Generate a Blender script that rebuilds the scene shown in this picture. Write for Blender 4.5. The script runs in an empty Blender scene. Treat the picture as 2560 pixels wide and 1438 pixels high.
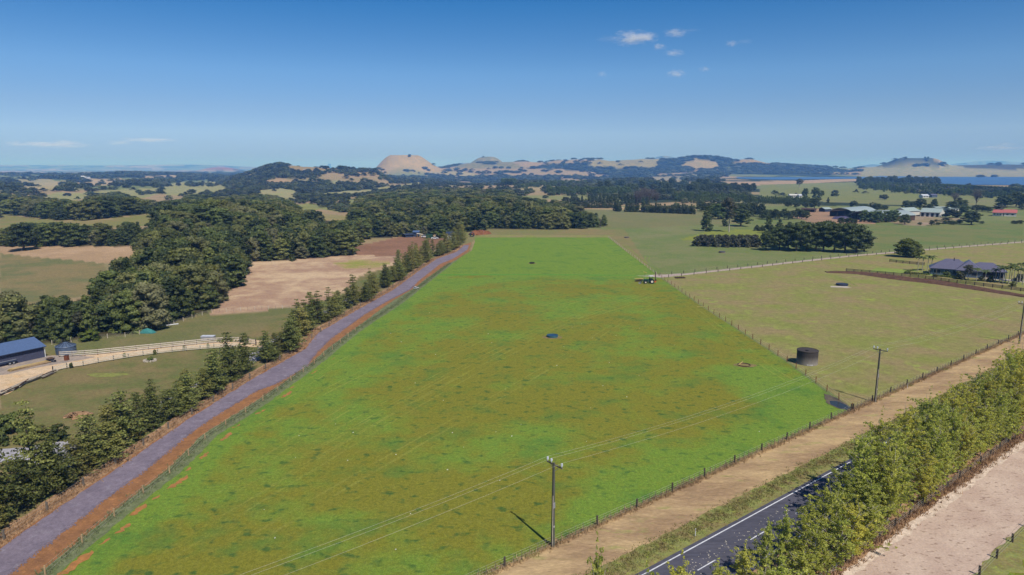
import bpy, math, random
import numpy as np
from mathutils import Vector, Matrix

# ------------------------------------------------------------------ camera, sky, sun, exposure
S = bpy.context.scene
PITCH = math.radians(9.94); CAMH = 43.0; FPX = 2560*24/36
cam_d = bpy.data.cameras.new('camera'); cam = bpy.data.objects.new('camera', cam_d)
S.collection.objects.link(cam)
cam.location = (0, 0, CAMH); cam.rotation_euler = (math.radians(90)-PITCH, 0, 0)
cam_d.lens = 24; cam_d.sensor_width = 36; cam_d.clip_start = 0.5; cam_d.clip_end = 90000
S.camera = cam

SUN_AZ = math.radians(149.3); SUN_EL = math.radians(52)
W = bpy.data.worlds.new('World'); S.world = W; W.use_nodes = True
wn = W.node_tree.nodes; wl = W.node_tree.links
for n_ in list(wn): wn.remove(n_)
wo = wn.new('ShaderNodeOutputWorld'); wb = wn.new('ShaderNodeBackground'); ws = wn.new('ShaderNodeTexSky')
ws.sky_type = 'NISHITA'; ws.sun_disc = False; ws.sun_elevation = SUN_EL; ws.sun_rotation = SUN_AZ
ws.altitude = 0; ws.air_density = 0.45; ws.dust_density = 0.0; ws.ozone_density = 6.5
# hand-set ramp tints the sky by height: deeper blue overhead, dimmed towards the horizon
wg = wn.new('ShaderNodeTexCoord'); wx = wn.new('ShaderNodeSeparateXYZ'); wr_ = wn.new('ShaderNodeValToRGB'); wh = wn.new('ShaderNodeMix'); wh.data_type = 'RGBA'; wh.blend_type = 'MULTIPLY'; wh.inputs[0].default_value = 1.0
wl.new(wg.outputs['Generated'], wx.inputs[0]); wl.new(wx.outputs[2], wr_.inputs[0]); wl.new(wr_.outputs[0], wh.inputs[7])
cr_ = wr_.color_ramp; cr_.elements[0].position = 0.0; cr_.elements[0].color = (.36, .37, .50, 1); cr_.elements[1].position = 1.0; cr_.elements[1].color = (.32, .85, 1.03, 1)
for ps_, c_ in ((.018, (.54,.50,.55,1)), (.047, (.88,.77,.70,1)), (.08, (.90,.84,.76,1)), (.128, (.86,1.0,.95,1)), (.223, (.32,.86,1.03,1))):
    e_ = cr_.elements.new(ps_); e_.color = c_
wl.new(ws.outputs[0], wh.inputs[6]); wl.new(wh.outputs[2], wb.inputs[0]); wl.new(wb.outputs[0], wo.inputs[0])
wb.inputs[1].default_value = 0.128
sun_d = bpy.data.lights.new('sun', 'SUN'); sun = bpy.data.objects.new('sun', sun_d); S.collection.objects.link(sun)
sun_d.energy = 5.0; sun_d.angle = math.radians(0.53); sun_d.color = (1.0, 0.955, 0.90)
sdir = Vector((math.sin(SUN_AZ)*math.cos(SUN_EL), math.cos(SUN_AZ)*math.cos(SUN_EL), math.sin(SUN_EL)))
sun.rotation_euler = (-sdir).to_track_quat('-Z', 'Y').to_euler()
sun.location = (0, 0, 200)
S.view_settings.view_transform = 'Standard'; S.view_settings.look = 'None'
S.view_settings.exposure = 0.0; S.view_settings.gamma = 1.0; S.view_settings.use_curve_mapping = False
S.render.engine = 'CYCLES'
S.cycles.max_bounces = 5; S.cycles.transparent_max_bounces = 8; S.cycles.volume_bounces = 2
S.cycles.volume_step_rate = 1.0

# ------------------------------------------------------------------ helpers: names, tags, meshes
rng = np.random.default_rng(11); random.seed(11)
C = S.collection
def tag(o, label=None, cat=None, group=None, kind=None):
    if label: o['label'] = label
    if cat: o['category'] = cat
    if group: o['group'] = group
    if kind: o['kind'] = kind
    return o
def empty(name, loc, rz=0, label=None, cat=None, group=None):
    o = bpy.data.objects.new(name, None); C.objects.link(o)
    o.location = loc; o.rotation_euler = (0, 0, rz); o.empty_display_size = .3
    return tag(o, label, cat, group)
def link(o, parent=None):
    C.objects.link(o)
    if parent: o.parent = parent
    return o
def copy_tree(o, parent=None):
    c = o.copy(); C.objects.link(c); c.parent = parent
    for ch in list(o.children): copy_tree(ch, c)
    return c
class MB:
    """collects boxes, tubes, polygons, builds ONE mesh object"""
    def __init__(s): s.v = []; s.f = []
    def add(s, vs, fs):
        b = len(s.v); s.v += [tuple(map(float, q)) for q in vs]; s.f += [tuple(b+i for i in f) for f in fs]; return s
    def box(s, c, d, rz=0, rx=0, ry=0):
        M = Matrix.Rotation(rz, 3, 'Z') @ Matrix.Rotation(ry, 3, 'Y') @ Matrix.Rotation(rx, 3, 'X')
        vs = [Vector(c) + M @ Vector((sx*d[0]/2, sy*d[1]/2, sz*d[2]/2)) for sx in (-1, 1) for sy in (-1, 1) for sz in (-1, 1)]
        return s.add(vs, [(0,1,3,2),(4,6,7,5),(0,4,5,1),(2,3,7,6),(0,2,6,4),(1,5,7,3)])
    def tube(s, p, q, r0, r1=None, n=8, cap=True):
        if r1 is None: r1 = r0
        p = Vector(p); q = Vector(q); d = (q-p).normalized()
        a = d.orthogonal().normalized(); b = d.cross(a)
        vs = []
        for c, r in ((p, r0), (q, r1)):
            for i in range(n):
                t = 2*math.pi*i/n; vs.append(c + a*math.cos(t)*r + b*math.sin(t)*r)
        fs = [(i, (i+1) % n, n+(i+1) % n, n+i) for i in range(n)]
        if cap: fs += [tuple(range(n))[::-1], tuple(range(n, 2*n))]
        return s.add(vs, fs)
    def bar(s, p, q, w, h):
        p = Vector(p); q = Vector(q); d = (q-p).normalized()
        up = Vector((0, 0, 1)) if abs(d.z) < .95 else Vector((1, 0, 0))
        a = d.cross(up).normalized()*w/2; b = a.cross(d).normalized()*h/2
        vs = [c + x*a + y*b for c in (p, q) for x, y in ((-1,-1),(1,-1),(1,1),(-1,1))]
        return s.add(vs, [(3,2,1,0),(4,5,6,7),(0,1,5,4),(1,2,6,5),(2,3,7,6),(3,0,4,7)])
    def lathe(s, prof, n=24, c=(0,0,0)):
        vs = []
        for r, z in prof:
            for i in range(n):
                t = 2*math.pi*i/n; vs.append((c[0]+r*math.cos(t), c[1]+r*math.sin(t), c[2]+z))
        fs = []
        for k in range(len(prof)-1):
            for i in range(n):
                j = (i+1) % n; fs.append((k*n+i, k*n+j, (k+1)*n+j, (k+1)*n+i))
        return s.add(vs, fs)
    def prism(s, prof, axis, a, b):
        """profile of (u,z) extruded between a and b along 'x' or 'y'"""
        n = len(prof); mk = (lambda u, z, t: (t, u, z)) if axis == 'x' else (lambda u, z, t: (u, t, z))
        vs = [mk(u, z, a) for u, z in prof] + [mk(u, z, b) for u, z in prof]
        fs = [(i, (i+1) % n, n+(i+1) % n, n+i) for i in range(n)] + [tuple(range(n))[::-1], tuple(range(n, 2*n))]
        return s.add(vs, fs)
    def mesh(s, name, mat, smooth=False):
        m = bpy.data.meshes.new(name); m.from_pydata(s.v, [], s.f); m.materials.append(mat)
        if smooth: m.polygons.foreach_set('use_smooth', [True]*len(m.polygons))
        m.update(); return m
    def build(s, name, mat, parent=None, smooth=False):
        return link(bpy.data.objects.new(name, s.mesh(name, mat, smooth)), parent)
def np_mesh(name, V, F, mat, attrs=None, smooth=False):
    m = bpy.data.meshes.new(name); V = np.asarray(V, np.float32); F = np.asarray(F, np.int32); k = F.shape[1]
    m.vertices.add(len(V)); m.vertices.foreach_set('co', V.ravel())
    m.loops.add(F.size); m.loops.foreach_set('vertex_index', F.ravel())
    m.polygons.add(len(F)); m.polygons.foreach_set('loop_start', np.arange(0, F.size, k, dtype=np.int32))
    m.polygons.foreach_set('loop_total', np.full(len(F), k, np.int32))
    if smooth: m.polygons.foreach_set('use_smooth', np.ones(len(F), bool))
    m.update(calc_edges=True); m.materials.append(mat)
    for nm, A in (attrs or {}).items():
        A = np.asarray(A, np.float32)
        if A.ndim == 1:
            a = m.attributes.new(nm, 'FLOAT', 'POINT'); a.data.foreach_set('value', A)
        else:
            if A.shape[1] == 3: A = np.c_[A, np.ones(len(A), np.float32)].astype(np.float32)
            a = m.attributes.new(nm, 'FLOAT_COLOR', 'POINT'); a.data.foreach_set('color', A.ravel())
    return m

# ------------------------------------------------------------------ noise, terrain, picture <-> place
def _hash(i, j, s):
    i = i.astype(np.uint64); j = j.astype(np.uint64)
    h = (i*np.uint64(374761393) + j*np.uint64(668265263) + np.uint64(s*1442695 + 17)) & np.uint64(0xffffffff)
    h = ((h ^ (h >> np.uint64(13)))*np.uint64(1274126177)) & np.uint64(0xffffffff)
    return ((h ^ (h >> np.uint64(16))) & np.uint64(0xffff)).astype(np.float64)/65535.0
def vnoise(x, y, s=0):
    x = np.asarray(x, float)+50000.; y = np.asarray(y, float)+50000.
    i = np.floor(x); j = np.floor(y); u = x-i; v = y-j; u = u*u*(3-2*u); v = v*v*(3-2*v)
    i = i.astype(np.int64); j = j.astype(np.int64)
    return (_hash(i, j, s)*(1-u)+_hash(i+1, j, s)*u)*(1-v) + (_hash(i, j+1, s)*(1-u)+_hash(i+1, j+1, s)*u)*v
def fbm(x, y, wl_, s=0, o=4):
    t = 0; a = 1; n = 0
    for k in range(o):
        t = t + a*vnoise(x/wl_*2**k+k*7.3, y/wl_*2**k-k*3.1, s+k); n += a; a *= .5
    return t/n
def sm(a, b, x):
    t = np.clip((x-a)/(b-a), 0, 1); return t*t*(3-2*t)
def zat(py, Y): return CAMH + Y*(420-py)/FPX/1.015
def xat(px, Y): return (px-1280)/FPX/1.015*Y
# centre px, top py, distance, half width px, power, depth ratio
HILLS = [(250,414,15500,420,1.6,.5),(470,412,15500,110,1,.5),(60,413,15300,150,1,.5),(550,419,8500,46,1.3,1),
 (1165,407,12500,70,1,1),(1660,391,14500,52,1.2,1),(1945,404,11500,20,1,1),(1970,406,11500,16,1,1),(2015,411,11500,44,1,1),
 (2480,402,15500,120,1.2,.5),(2700,405,15500,160,1.2,.5),(2190,411,12500,60,1,.5),
 (1012,389,4600,98,-.33,1.0),(940,419,3300,26,1,1),(1220,393,5600,66,-.25,1.0),(2288,396,4400,92,-.36,.9),(1590,400,5200,60,1.2,.6),(1755,392,4700,60,1.2,.9)]
# sky-line ridges: distance, front depth, back depth, [(px, py)...]
RIDGES = [(5000, 1500, 700, [(1060,424),(1105,420),(1140,414),(1170,409),(1312,404),(1335,406),(1368,406),(1388,402),(1443,399),(1500,399),(1523,403),(1550,403),(1605,398),(1640,399),(1690,401),(1750,393),(1805,399),(1831,403),(1853,399),(1880,399),(1920,409),(1990,414),(2070,418),(2132,421),(2180,425)]),
 (4500, 700, 600, [(2120,424),(2160,419),(2195,418),(2345,414),(2370,414),(2430,413),(2500,412),(2560,412),(2700,414),(2800,418)]),
 (2250, 900, 500, [(540,462),(575,450),(610,440),(640,430),(668,420),(700,414),(735,415),(760,418),(830,421),(870,425),(905,429),(930,428),(960,432)]),
 (3300, 700, 500, [(-400,440),(-100,437),(60,436),(200,437),(330,433),(400,436),(480,438),(560,441)])]
LAKES_PX = [[(1815,437),(1950,435),(2095,438),(2200,441),(2330,443),(2700,444),(2700,466),(2420,464),(2330,461),(2240,452),(2150,448),(2080,449),(1950,451),(1850,448)]]
def H(x, y):
    x = np.asarray(x, float); y = np.asarray(y, float); r = np.hypot(x, y)
    az = x/np.maximum(y, 1.)
    left = sm(-60, -120, x - .05*y)
    right = sm(.12, .3, az)
    amp = 16*sm(480, 1500, r)*(1-.8*right*sm(4200, 2500, r)) + 5*left*sm(230, 420, r)*(1-sm(480, 900, r))
    roll = 26*sm(1000, 1800, r)*sm(6500, 4500, r)*(1-.93*sm(.20, .30, az))
    z = amp*(fbm(x, y, 430, 3, 3)-.5)*1.5 + amp*.35*(fbm(x, y, 120, 8, 2)-.5) + roll*(fbm(x, y*.7, 620, 14, 3)-.52)*2.0 - roll*.25
    z = z - 3*left*sm(260, 700, r)
    # the wooded knoll left of the drive and the fold behind it
    for cx, cy, hh, s1, s2 in ((-190, 420, 9, 70, 90), (-290, 560, 9, 120, 90), (-70, 620, 5, 90, 120)):
        z = z + hh*np.exp(-((x-cx)/s1)**2-((y-cy)/s2)**2)*np.maximum(sm(-48, -80, x), sm(455, 520, y))
    flat = (1-sm(2300, 2900, r))*0
    lk = sm(.29, .33, az)*sm(1500, 1900, y)*(1-sm(4050, 4400, y))
    z = z*(1-lk) + (-1.6)*lk
    if r.max() < 1200: return z
    for D, df, db, prof in RIDGES:
        pxx = 1280 + x/np.maximum(y, 1.)*1.015*FPX; xs = [p[0] for p in prof]; tz = np.interp(pxx, xs, [zat(p[1], D) for p in prof])
        w = np.exp(-((y-D)/np.where(y < D, df*.55, db))**2)*sm(xs[0]-30, xs[0]+30, pxx)*sm(xs[-1]+30, xs[-1]-30, pxx)
        ero = (fbm(x, y, 300, 33, 4)-.5)*.5
        z = z + (tz-z)*np.clip(w + ero*w*(1-w)*2.2, 0, 1) + (fbm(x, y, 70, 35, 2)-.5)*3*w
    for pc, pt, D, hw, pw, dr in HILLS:
        hx = xat(pc, D); hz = zat(pt, D); w = hw/FPX*D
        m = (np.abs(x-hx) < 3.2*w)  & (np.abs(y-D) < 3.2*w*dr)
        if not m.any(): continue
        if m.ndim == 0: xm, ym, zm = x, y, z
        else: xm, ym, zm = x[m], y[m], z[m]
        u2 = ((xm-hx)/w)**2 + ((ym-D)/(w*dr))**2
        if pw < 0:      # volcanic cone: flat worn top, straight flanks
            u = np.sqrt(u2)*(1+.10*(fbm(xm, ym, w*.5, 61, 2)-.5)); sh = np.clip(1-(u+pw)/(1.02+pw), 0, 1); sh = .3*sh + .7*sh*sh*(3-2*sh)
        else: sh = np.exp(-u2**pw*.9)
        bump = (fbm(xm, ym, max(60, w*.35), 21, 3)-.5)*hz*.07*sh
        zm = zm + (hz-zm)*sh + bump*(4*sh*(1-sh)+.25)
        if m.ndim == 0: z = zm
        else: z[m] = zm
    return z
cp, sp = math.cos(PITCH), math.sin(PITCH)
def proj(x, y, z):
    d = y*cp + (CAMH-z)*sp; u = y*sp - (CAMH-z)*cp
    d = np.maximum(d, .1)
    return 1280 + x/d*FPX, 719 - u/d*FPX
def P(px, py, off=0.0):
    """picture point -> point on the terrain (ray march)"""
    dx = (px-1280)/FPX; dz = -(py-719)/FPX
    d = np.array((dx, cp+dz*sp, -sp+dz*cp))
    lo, hi = 35., 26000.
    if d[2] < -.012:
        t0 = CAMH/-d[2]; lo, hi = t0*.55, t0*1.6
    for n_ in (260, 24, 24):
        t = np.geomspace(lo, hi, n_); z = CAMH+d[2]*t - H(d[0]*t, d[1]*t) - off
        k = np.where(z < 0)[0]
        if len(k) == 0: lo = hi = 20000.; break
        lo, hi = t[max(k[0]-1, 0)], t[k[0]]
    t1 = hi
    X, Y = d[0]*t1, d[1]*t1
    return Vector((X, Y, float(H(X, Y))))
def P0(px, py):
    dx = (px-1280)/FPX; dz = -(py-719)/FPX; t = -CAMH/(-sp+dz*cp)
    return (dx*t, (cp+dz*sp)*t)
def inpoly(px, py, poly):
    px = np.asarray(px); py = np.asarray(py); r = np.zeros(px.shape, bool); n = len(poly)
    for i in range(n):
        x1, y1 = poly[i]; x2, y2 = poly[(i+1) % n]
        if y1 == y2: continue
        c = ((y1 > py) != (y2 > py)) & (px < (x2-x1)*(py-y1)/(y2-y1)+x1)
        r ^= c
    return r
R0 = np.array((14.1, 66.8)); RD = np.array((.785, .6195)); RN = np.array((.6195, -.785))
def R(s, n): return tuple(R0+RD*s+RN*n)          # along / across the main road

# ------------------------------------------------------------------ materials
def lin(r, g, b, k=1/1.22):
    f = lambda c: (c/255/12.92 if c/255 <= .04045 else ((c/255+.055)/1.055)**2.4)*k
    return (f(r), f(g), f(b))
class NT:
    def __init__(s, name):
        s.m = bpy.data.materials.new(name); s.m.use_nodes = True; s.t = s.m.node_tree; s.t.nodes.clear()
        s.out = s.t.nodes.new('ShaderNodeOutputMaterial')
    def n(s, ty, ins=None, **kw):
        x = s.t.nodes.new(ty)
        for k, v in kw.items(): setattr(x, k, v)
        for k, v in (ins or {}).items():
            i = x.inputs[k]
            if isinstance(v, bpy.types.NodeSocket): s.t.links.new(v, i)
            elif isinstance(v, tuple) and len(v) == 3 and i.type == 'RGBA': i.default_value = (*v, 1)
            else: i.default_value = v
        return x
    def pos(s, scale=(1, 1, 1), rz=0, obj=False):
        src = s.n('ShaderNodeTexCoord').outputs['Object'] if obj else s.n('ShaderNodeNewGeometry').outputs['Position']
        return s.n('ShaderNodeMapping', {'Vector': src, 'Scale': scale, 'Rotation': (0, 0, rz)}).outputs[0]
    def noise(s, vec, scale, detail=3, rough=.55, out=0):
        return s.n('ShaderNodeTexNoise', {'Vector': vec, 'Scale': scale, 'Detail': float(detail), 'Roughness': rough}).outputs[out]
    def ramp(s, fac, a, b, lo=0., hi=1.):
        return s.n('ShaderNodeMapRange', {0: fac, 1: a, 2: b, 3: lo, 4: hi}).outputs[0]
    def mix(s, f, a, b, mode='MIX'):
        x = s.n('ShaderNodeMix', data_type='RGBA', blend_type=mode)
        for k, v in ((0, f), (6, a), (7, b)):
            i = x.inputs[k]
            if isinstance(v, bpy.types.NodeSocket): s.t.links.new(v, i)
            elif isinstance(v, tuple): i.default_value = (*v[:3], 1)
            else: i.default_value = v
        return x.outputs[2]
    def math(s, op, a, b=0.0):
        return s.n('ShaderNodeMath', {0: a, 1: b}, operation=op).outputs[0]
    def attr(s, name, out='Color'): return s.n('ShaderNodeAttribute', attribute_name=name).outputs[out]
    def surf(s, col, rough=.9, spec=.2, bump=None, bstr=.3, bdist=.1, metal=0.):
        b = s.n('ShaderNodeBsdfPrincipled', {'Base Color': col, 'Roughness': rough, 'Metallic': metal, 'Specular IOR Level': spec})
        if bump is not None:
            bn = s.n('ShaderNodeBump', {'Height': bump, 'Strength': bstr, 'Distance': bdist}); s.t.links.new(bn.outputs[0], b.inputs['Normal'])
        s.t.links.new(b.outputs[0], s.out.inputs[0]); return s.m
def plain(name, rgb, rough=.7, spec=.3, metal=0., var=.25, scale=3.):
    """one-colour thing with grain and wear"""
    t = NT(name); p = t.pos(); c = lin(*rgb)
    f = t.noise(p, scale, 5, .65); g = t.noise(p, scale*9, 2)
    k = t.ramp(f, .3, .7, 1-var, 1+var*.7)
    k2 = t.math('MULTIPLY', k, t.ramp(g, .2, .8, 1-var*.4, 1+var*.4))
    col = t.mix(1.0, c, t.n('ShaderNodeCombineColor', {0: k2, 1: k2, 2: k2}).outputs[0], 'MULTIPLY')
    return t.surf(col, rough, spec, g, .15, .02, metal)
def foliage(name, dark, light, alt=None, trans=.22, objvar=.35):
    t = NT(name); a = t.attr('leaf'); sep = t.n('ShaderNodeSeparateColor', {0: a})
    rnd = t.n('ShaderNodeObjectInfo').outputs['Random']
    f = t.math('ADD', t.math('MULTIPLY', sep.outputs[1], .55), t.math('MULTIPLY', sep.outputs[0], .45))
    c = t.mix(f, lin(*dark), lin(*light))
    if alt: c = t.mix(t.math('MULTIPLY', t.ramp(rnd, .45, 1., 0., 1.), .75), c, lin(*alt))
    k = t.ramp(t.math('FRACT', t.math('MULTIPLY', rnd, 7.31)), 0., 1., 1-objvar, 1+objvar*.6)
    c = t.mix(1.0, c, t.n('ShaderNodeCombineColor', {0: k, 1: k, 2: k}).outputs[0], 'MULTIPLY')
    d = t.n('ShaderNodeBsdfPrincipled', {'Base Color': c, 'Roughness': .55, 'Specular IOR Level': .25})
    tr = t.n('ShaderNodeBsdfTranslucent', {'Color': c})
    mx = t.n('ShaderNodeMixShader', {0: trans, 1: d.outputs[0], 2: tr.outputs[0]})
    t.t.links.new(mx.outputs[0], t.out.inputs[0]); return t.m

def ground_mat():
    t = NT('pasture_ground')
    p = t.pos(); c1 = t.attr('col_a'); c2 = t.attr('col_b')
    n1 = t.noise(p, .03, 5, .6); n2 = t.noise(p, .16, 4, .65); n3 = t.noise(t.pos((1, 1.6, 1), .35), 1.3, 4, .7); n4 = t.noise(p, 6.0, 3, .7)
    f = t.ramp(t.math('ADD', t.math('MULTIPLY', n1, .5), t.math('ADD', t.math('MULTIPLY', n2, .3), t.math('MULTIPLY', n3, .2))), .42, .57, -.25, 1.25)
    c = t.mix(f, c1, c2)
    k = t.math('MULTIPLY', t.ramp(n3, .3, .7, .66, 1.36), t.ramp(n4, .3, .7, .74, 1.28))
    c = t.mix(1.0, c, t.n('ShaderNodeCombineColor', {0: k, 1: k, 2: k}).outputs[0], 'MULTIPLY')
    return t.surf(c, .95, .1, t.math('ADD', n3, n4), .35, .15)
def paddock_mat(track=False):
    t = NT('paddock_grass'); p = t.pos(); lush = t.attr('lush', 'Fac')
    bright = lin(112, 138, 52); olive = lin(124, 122, 44); deep = lin(72, 118, 52); dark = lin(62, 96, 48); yel = lin(142, 146, 60)
    n1 = t.noise(t.pos((1, 1.3, 1)), .055, 5, .62); n2 = t.noise(p, .22, 4, .6); n5 = t.noise(p, .9, 4, .7); g = t.noise(p, 7.0, 3, .75)
    f = t.ramp(t.math('ADD', t.math('ADD', t.math('MULTIPLY', n1, .6), t.math('MULTIPLY', n2, .4)), t.math('MULTIPLY', lush, .34)), .49, .67)
    c = t.mix(f, olive, bright)
    lp = t.ramp(t.noise(t.n('ShaderNodeVectorMath', {0: p, 1: (310., 40., 0.)}).outputs[0], .10, 5, .6), .53, .66)
    c = t.mix(t.math('MULTIPLY', lp, .55), c, deep)
    c = t.mix(t.math('MULTIPLY', t.ramp(n5, .48, .75), .4), c, yel)
    if track: c = t.mix(t.ramp(t.math('ADD', t.math('MULTIPLY', t.noise(p, .1, 3), .6), t.math('MULTIPLY', t.noise(p, 1.2, 3, .7), .4)), .40, .66, .0, .6), c, lin(150,152,72))
    sp_ = t.noise(t.n('ShaderNodeVectorMath', {0: t.pos((1, 1.25, 1)), 1: (77., 13., 0.)}).outputs[0], .52, 3, .5)
    msk = t.ramp(t.math('ADD', sp_, t.math('MULTIPLY', n2, .12)), .635, .75)
    c = t.mix(t.math('MULTIPLY', msk, t.math('SUBTRACT', .78, t.math('MULTIPLY', lush, .25))), c, dark)
    k = t.math('MULTIPLY', t.ramp(g, .28, .72, .68, 1.34), t.ramp(t.noise(p, 2.1, 4, .75), .3, .7, .74, 1.28))
    c = t.mix(1.0, c, t.n('ShaderNodeCombineColor', {0: k, 1: k, 2: k}).outputs[0], 'MULTIPLY')
    return t.surf(c, .95, .08, t.math('ADD', n5, g), .4, .12)
def patch_mat(name, a, b, sc=.4, fine=7., spec=.1, rough=.95, c3=None, rz=0, stretch=(1, 1, 1), bstr=.35):
    t = NT(name); p = t.pos(stretch, rz)
    n1 = t.noise(p, sc, 5, .65); g = t.noise(p, fine, 3, .75)
    c = t.mix(t.ramp(n1, .38, .62), lin(*a), lin(*b))
    if c3: c = t.mix(t.ramp(t.noise(p, sc*2.3, 4, .6), .58, .70), c, lin(*c3))
    k = t.math('MULTIPLY', t.ramp(g, .25, .75, .76, 1.26), t.ramp(t.noise(p, fine*.24, 4, .75), .3, .7, .80, 1.22))
    c = t.mix(1.0, c, t.n('ShaderNodeCombineColor', {0: k, 1: k, 2: k}).outputs[0], 'MULTIPLY')
    return t.surf(c, rough, spec, t.math('ADD', n1, g), bstr, .08)
road_ang = math.atan2(RD[1], RD[0])
M = {}
M['ground'] = ground_mat(); M['paddock'] = paddock_mat()
M['right_paddock'] = patch_mat('dry_green_pasture', (146,130,90), (132,136,70), .075, 2.2, c3=(146,154,74))
M['gravel'] = patch_mat('purple_grey_gravel', (120,110,122), (134,123,135), .25, 5.0, c3=(142,134,144))
M['orange'] = patch_mat('orange_clay', (140,100,70), (156,110,72), .35, 4.0, c3=(174,124,80))
M['bright_clay'] = patch_mat('bright_orange_clay', (176,120,70), (158,116,70), .8, 5.0)
M['berm'] = patch_mat('mown_dry_verge', (160,132,100), (190,162,120), .22, 4.0, c3=(158,150,94), rz=-road_ang, stretch=(.35, 1, 1))
M['verge_grass'] = patch_mat('long_verge_grass', (136,122,80), (134,138,78), .5, 3.0, c3=(150,156,74))
M['asphalt'] = patch_mat('dark_asphalt', (76,75,86), (88,86,96), .3, 9.0, .3, .8, rz=-road_ang, stretch=(.2, 1, 1), bstr=.1)
M['paint'] = patch_mat('road_paint', (206,206,210), (226,226,228), 1.2, 9.0, .2, .7, bstr=.05)
M['sand'] = patch_mat('pink_beige_sand', (186,162,144), (202,178,160), .22, 3.5, c3=(172,146,128))
def spotted(name, a, b, spot, sc, thr):
    t = NT(name); p = t.pos((.5, 1, 1), -road_ang); n1 = t.noise(t.pos(), .22, 5, .65); g_ = t.noise(t.pos(), 4.0, 3, .75)
    c = t.mix(t.ramp(n1, .38, .62), lin(*a), lin(*b)); c = t.mix(t.math('MULTIPLY', t.ramp(t.noise(p, sc, 3, .6), thr, thr+.06), .75), c, lin(*spot))
    k = t.ramp(g_, .25, .75, .80, 1.2); c = t.mix(1.0, c, t.n('ShaderNodeCombineColor', {0: k, 1: k, 2: k}).outputs[0], 'MULTIPLY')
    return t.surf(c, .95, .1, g_, .5, .08)
M['sand'] = spotted('pink_beige_sand', (188,162,144), (204,180,160), (136,112,94), 2.2, .60)
M['sand_bank'] = patch_mat('pale_sand_bank', (200,178,156), (216,196,176), .6, 5.0)
M['lane_sand'] = patch_mat('cream_sand_lane', (206,176,138), (214,188,156), .2, 4.0, c3=(216,172,120))
M['yard'] = patch_mat('grey_yard_gravel', (150,138,128), (168,152,138), .3, 5.0, c3=(190,160,130))
M['grey_lane'] = patch_mat('pale_grey_lane', (156,152,158), (176,172,176), .4, 6.0)
M['dry_edge'] = patch_mat('dry_brown_grass', (150,118,88), (176,142,108), .6, 4.0, c3=(120,92,66))
M['grey_edge'] = patch_mat('sprayed_grey_grass', (122,126,94), (106,116,76), .6, 4.0, c3=(92,112,62))
M['dirt'] = patch_mat('dark_brown_dirt', (88,64,54), (104,78,62), .5, 4.0, c3=(124,96,72), bstr=.7)
M['red_dirt'] = patch_mat('red_brown_dirt', (118,76,52), (136,90,62), .3, 3.0, bstr=.7)
M['lane'] = patch_mat('pinkish_farm_lane', (168,150,140), (184,166,154), .3, 5.0)
M['mud'] = patch_mat('trampled_mud', (150,126,90), (118,112,66), .9, 5.0)
M['tuft'] = patch_mat('track_grass', (142,148,56), (156,156,70), .4, 5.0)

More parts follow.
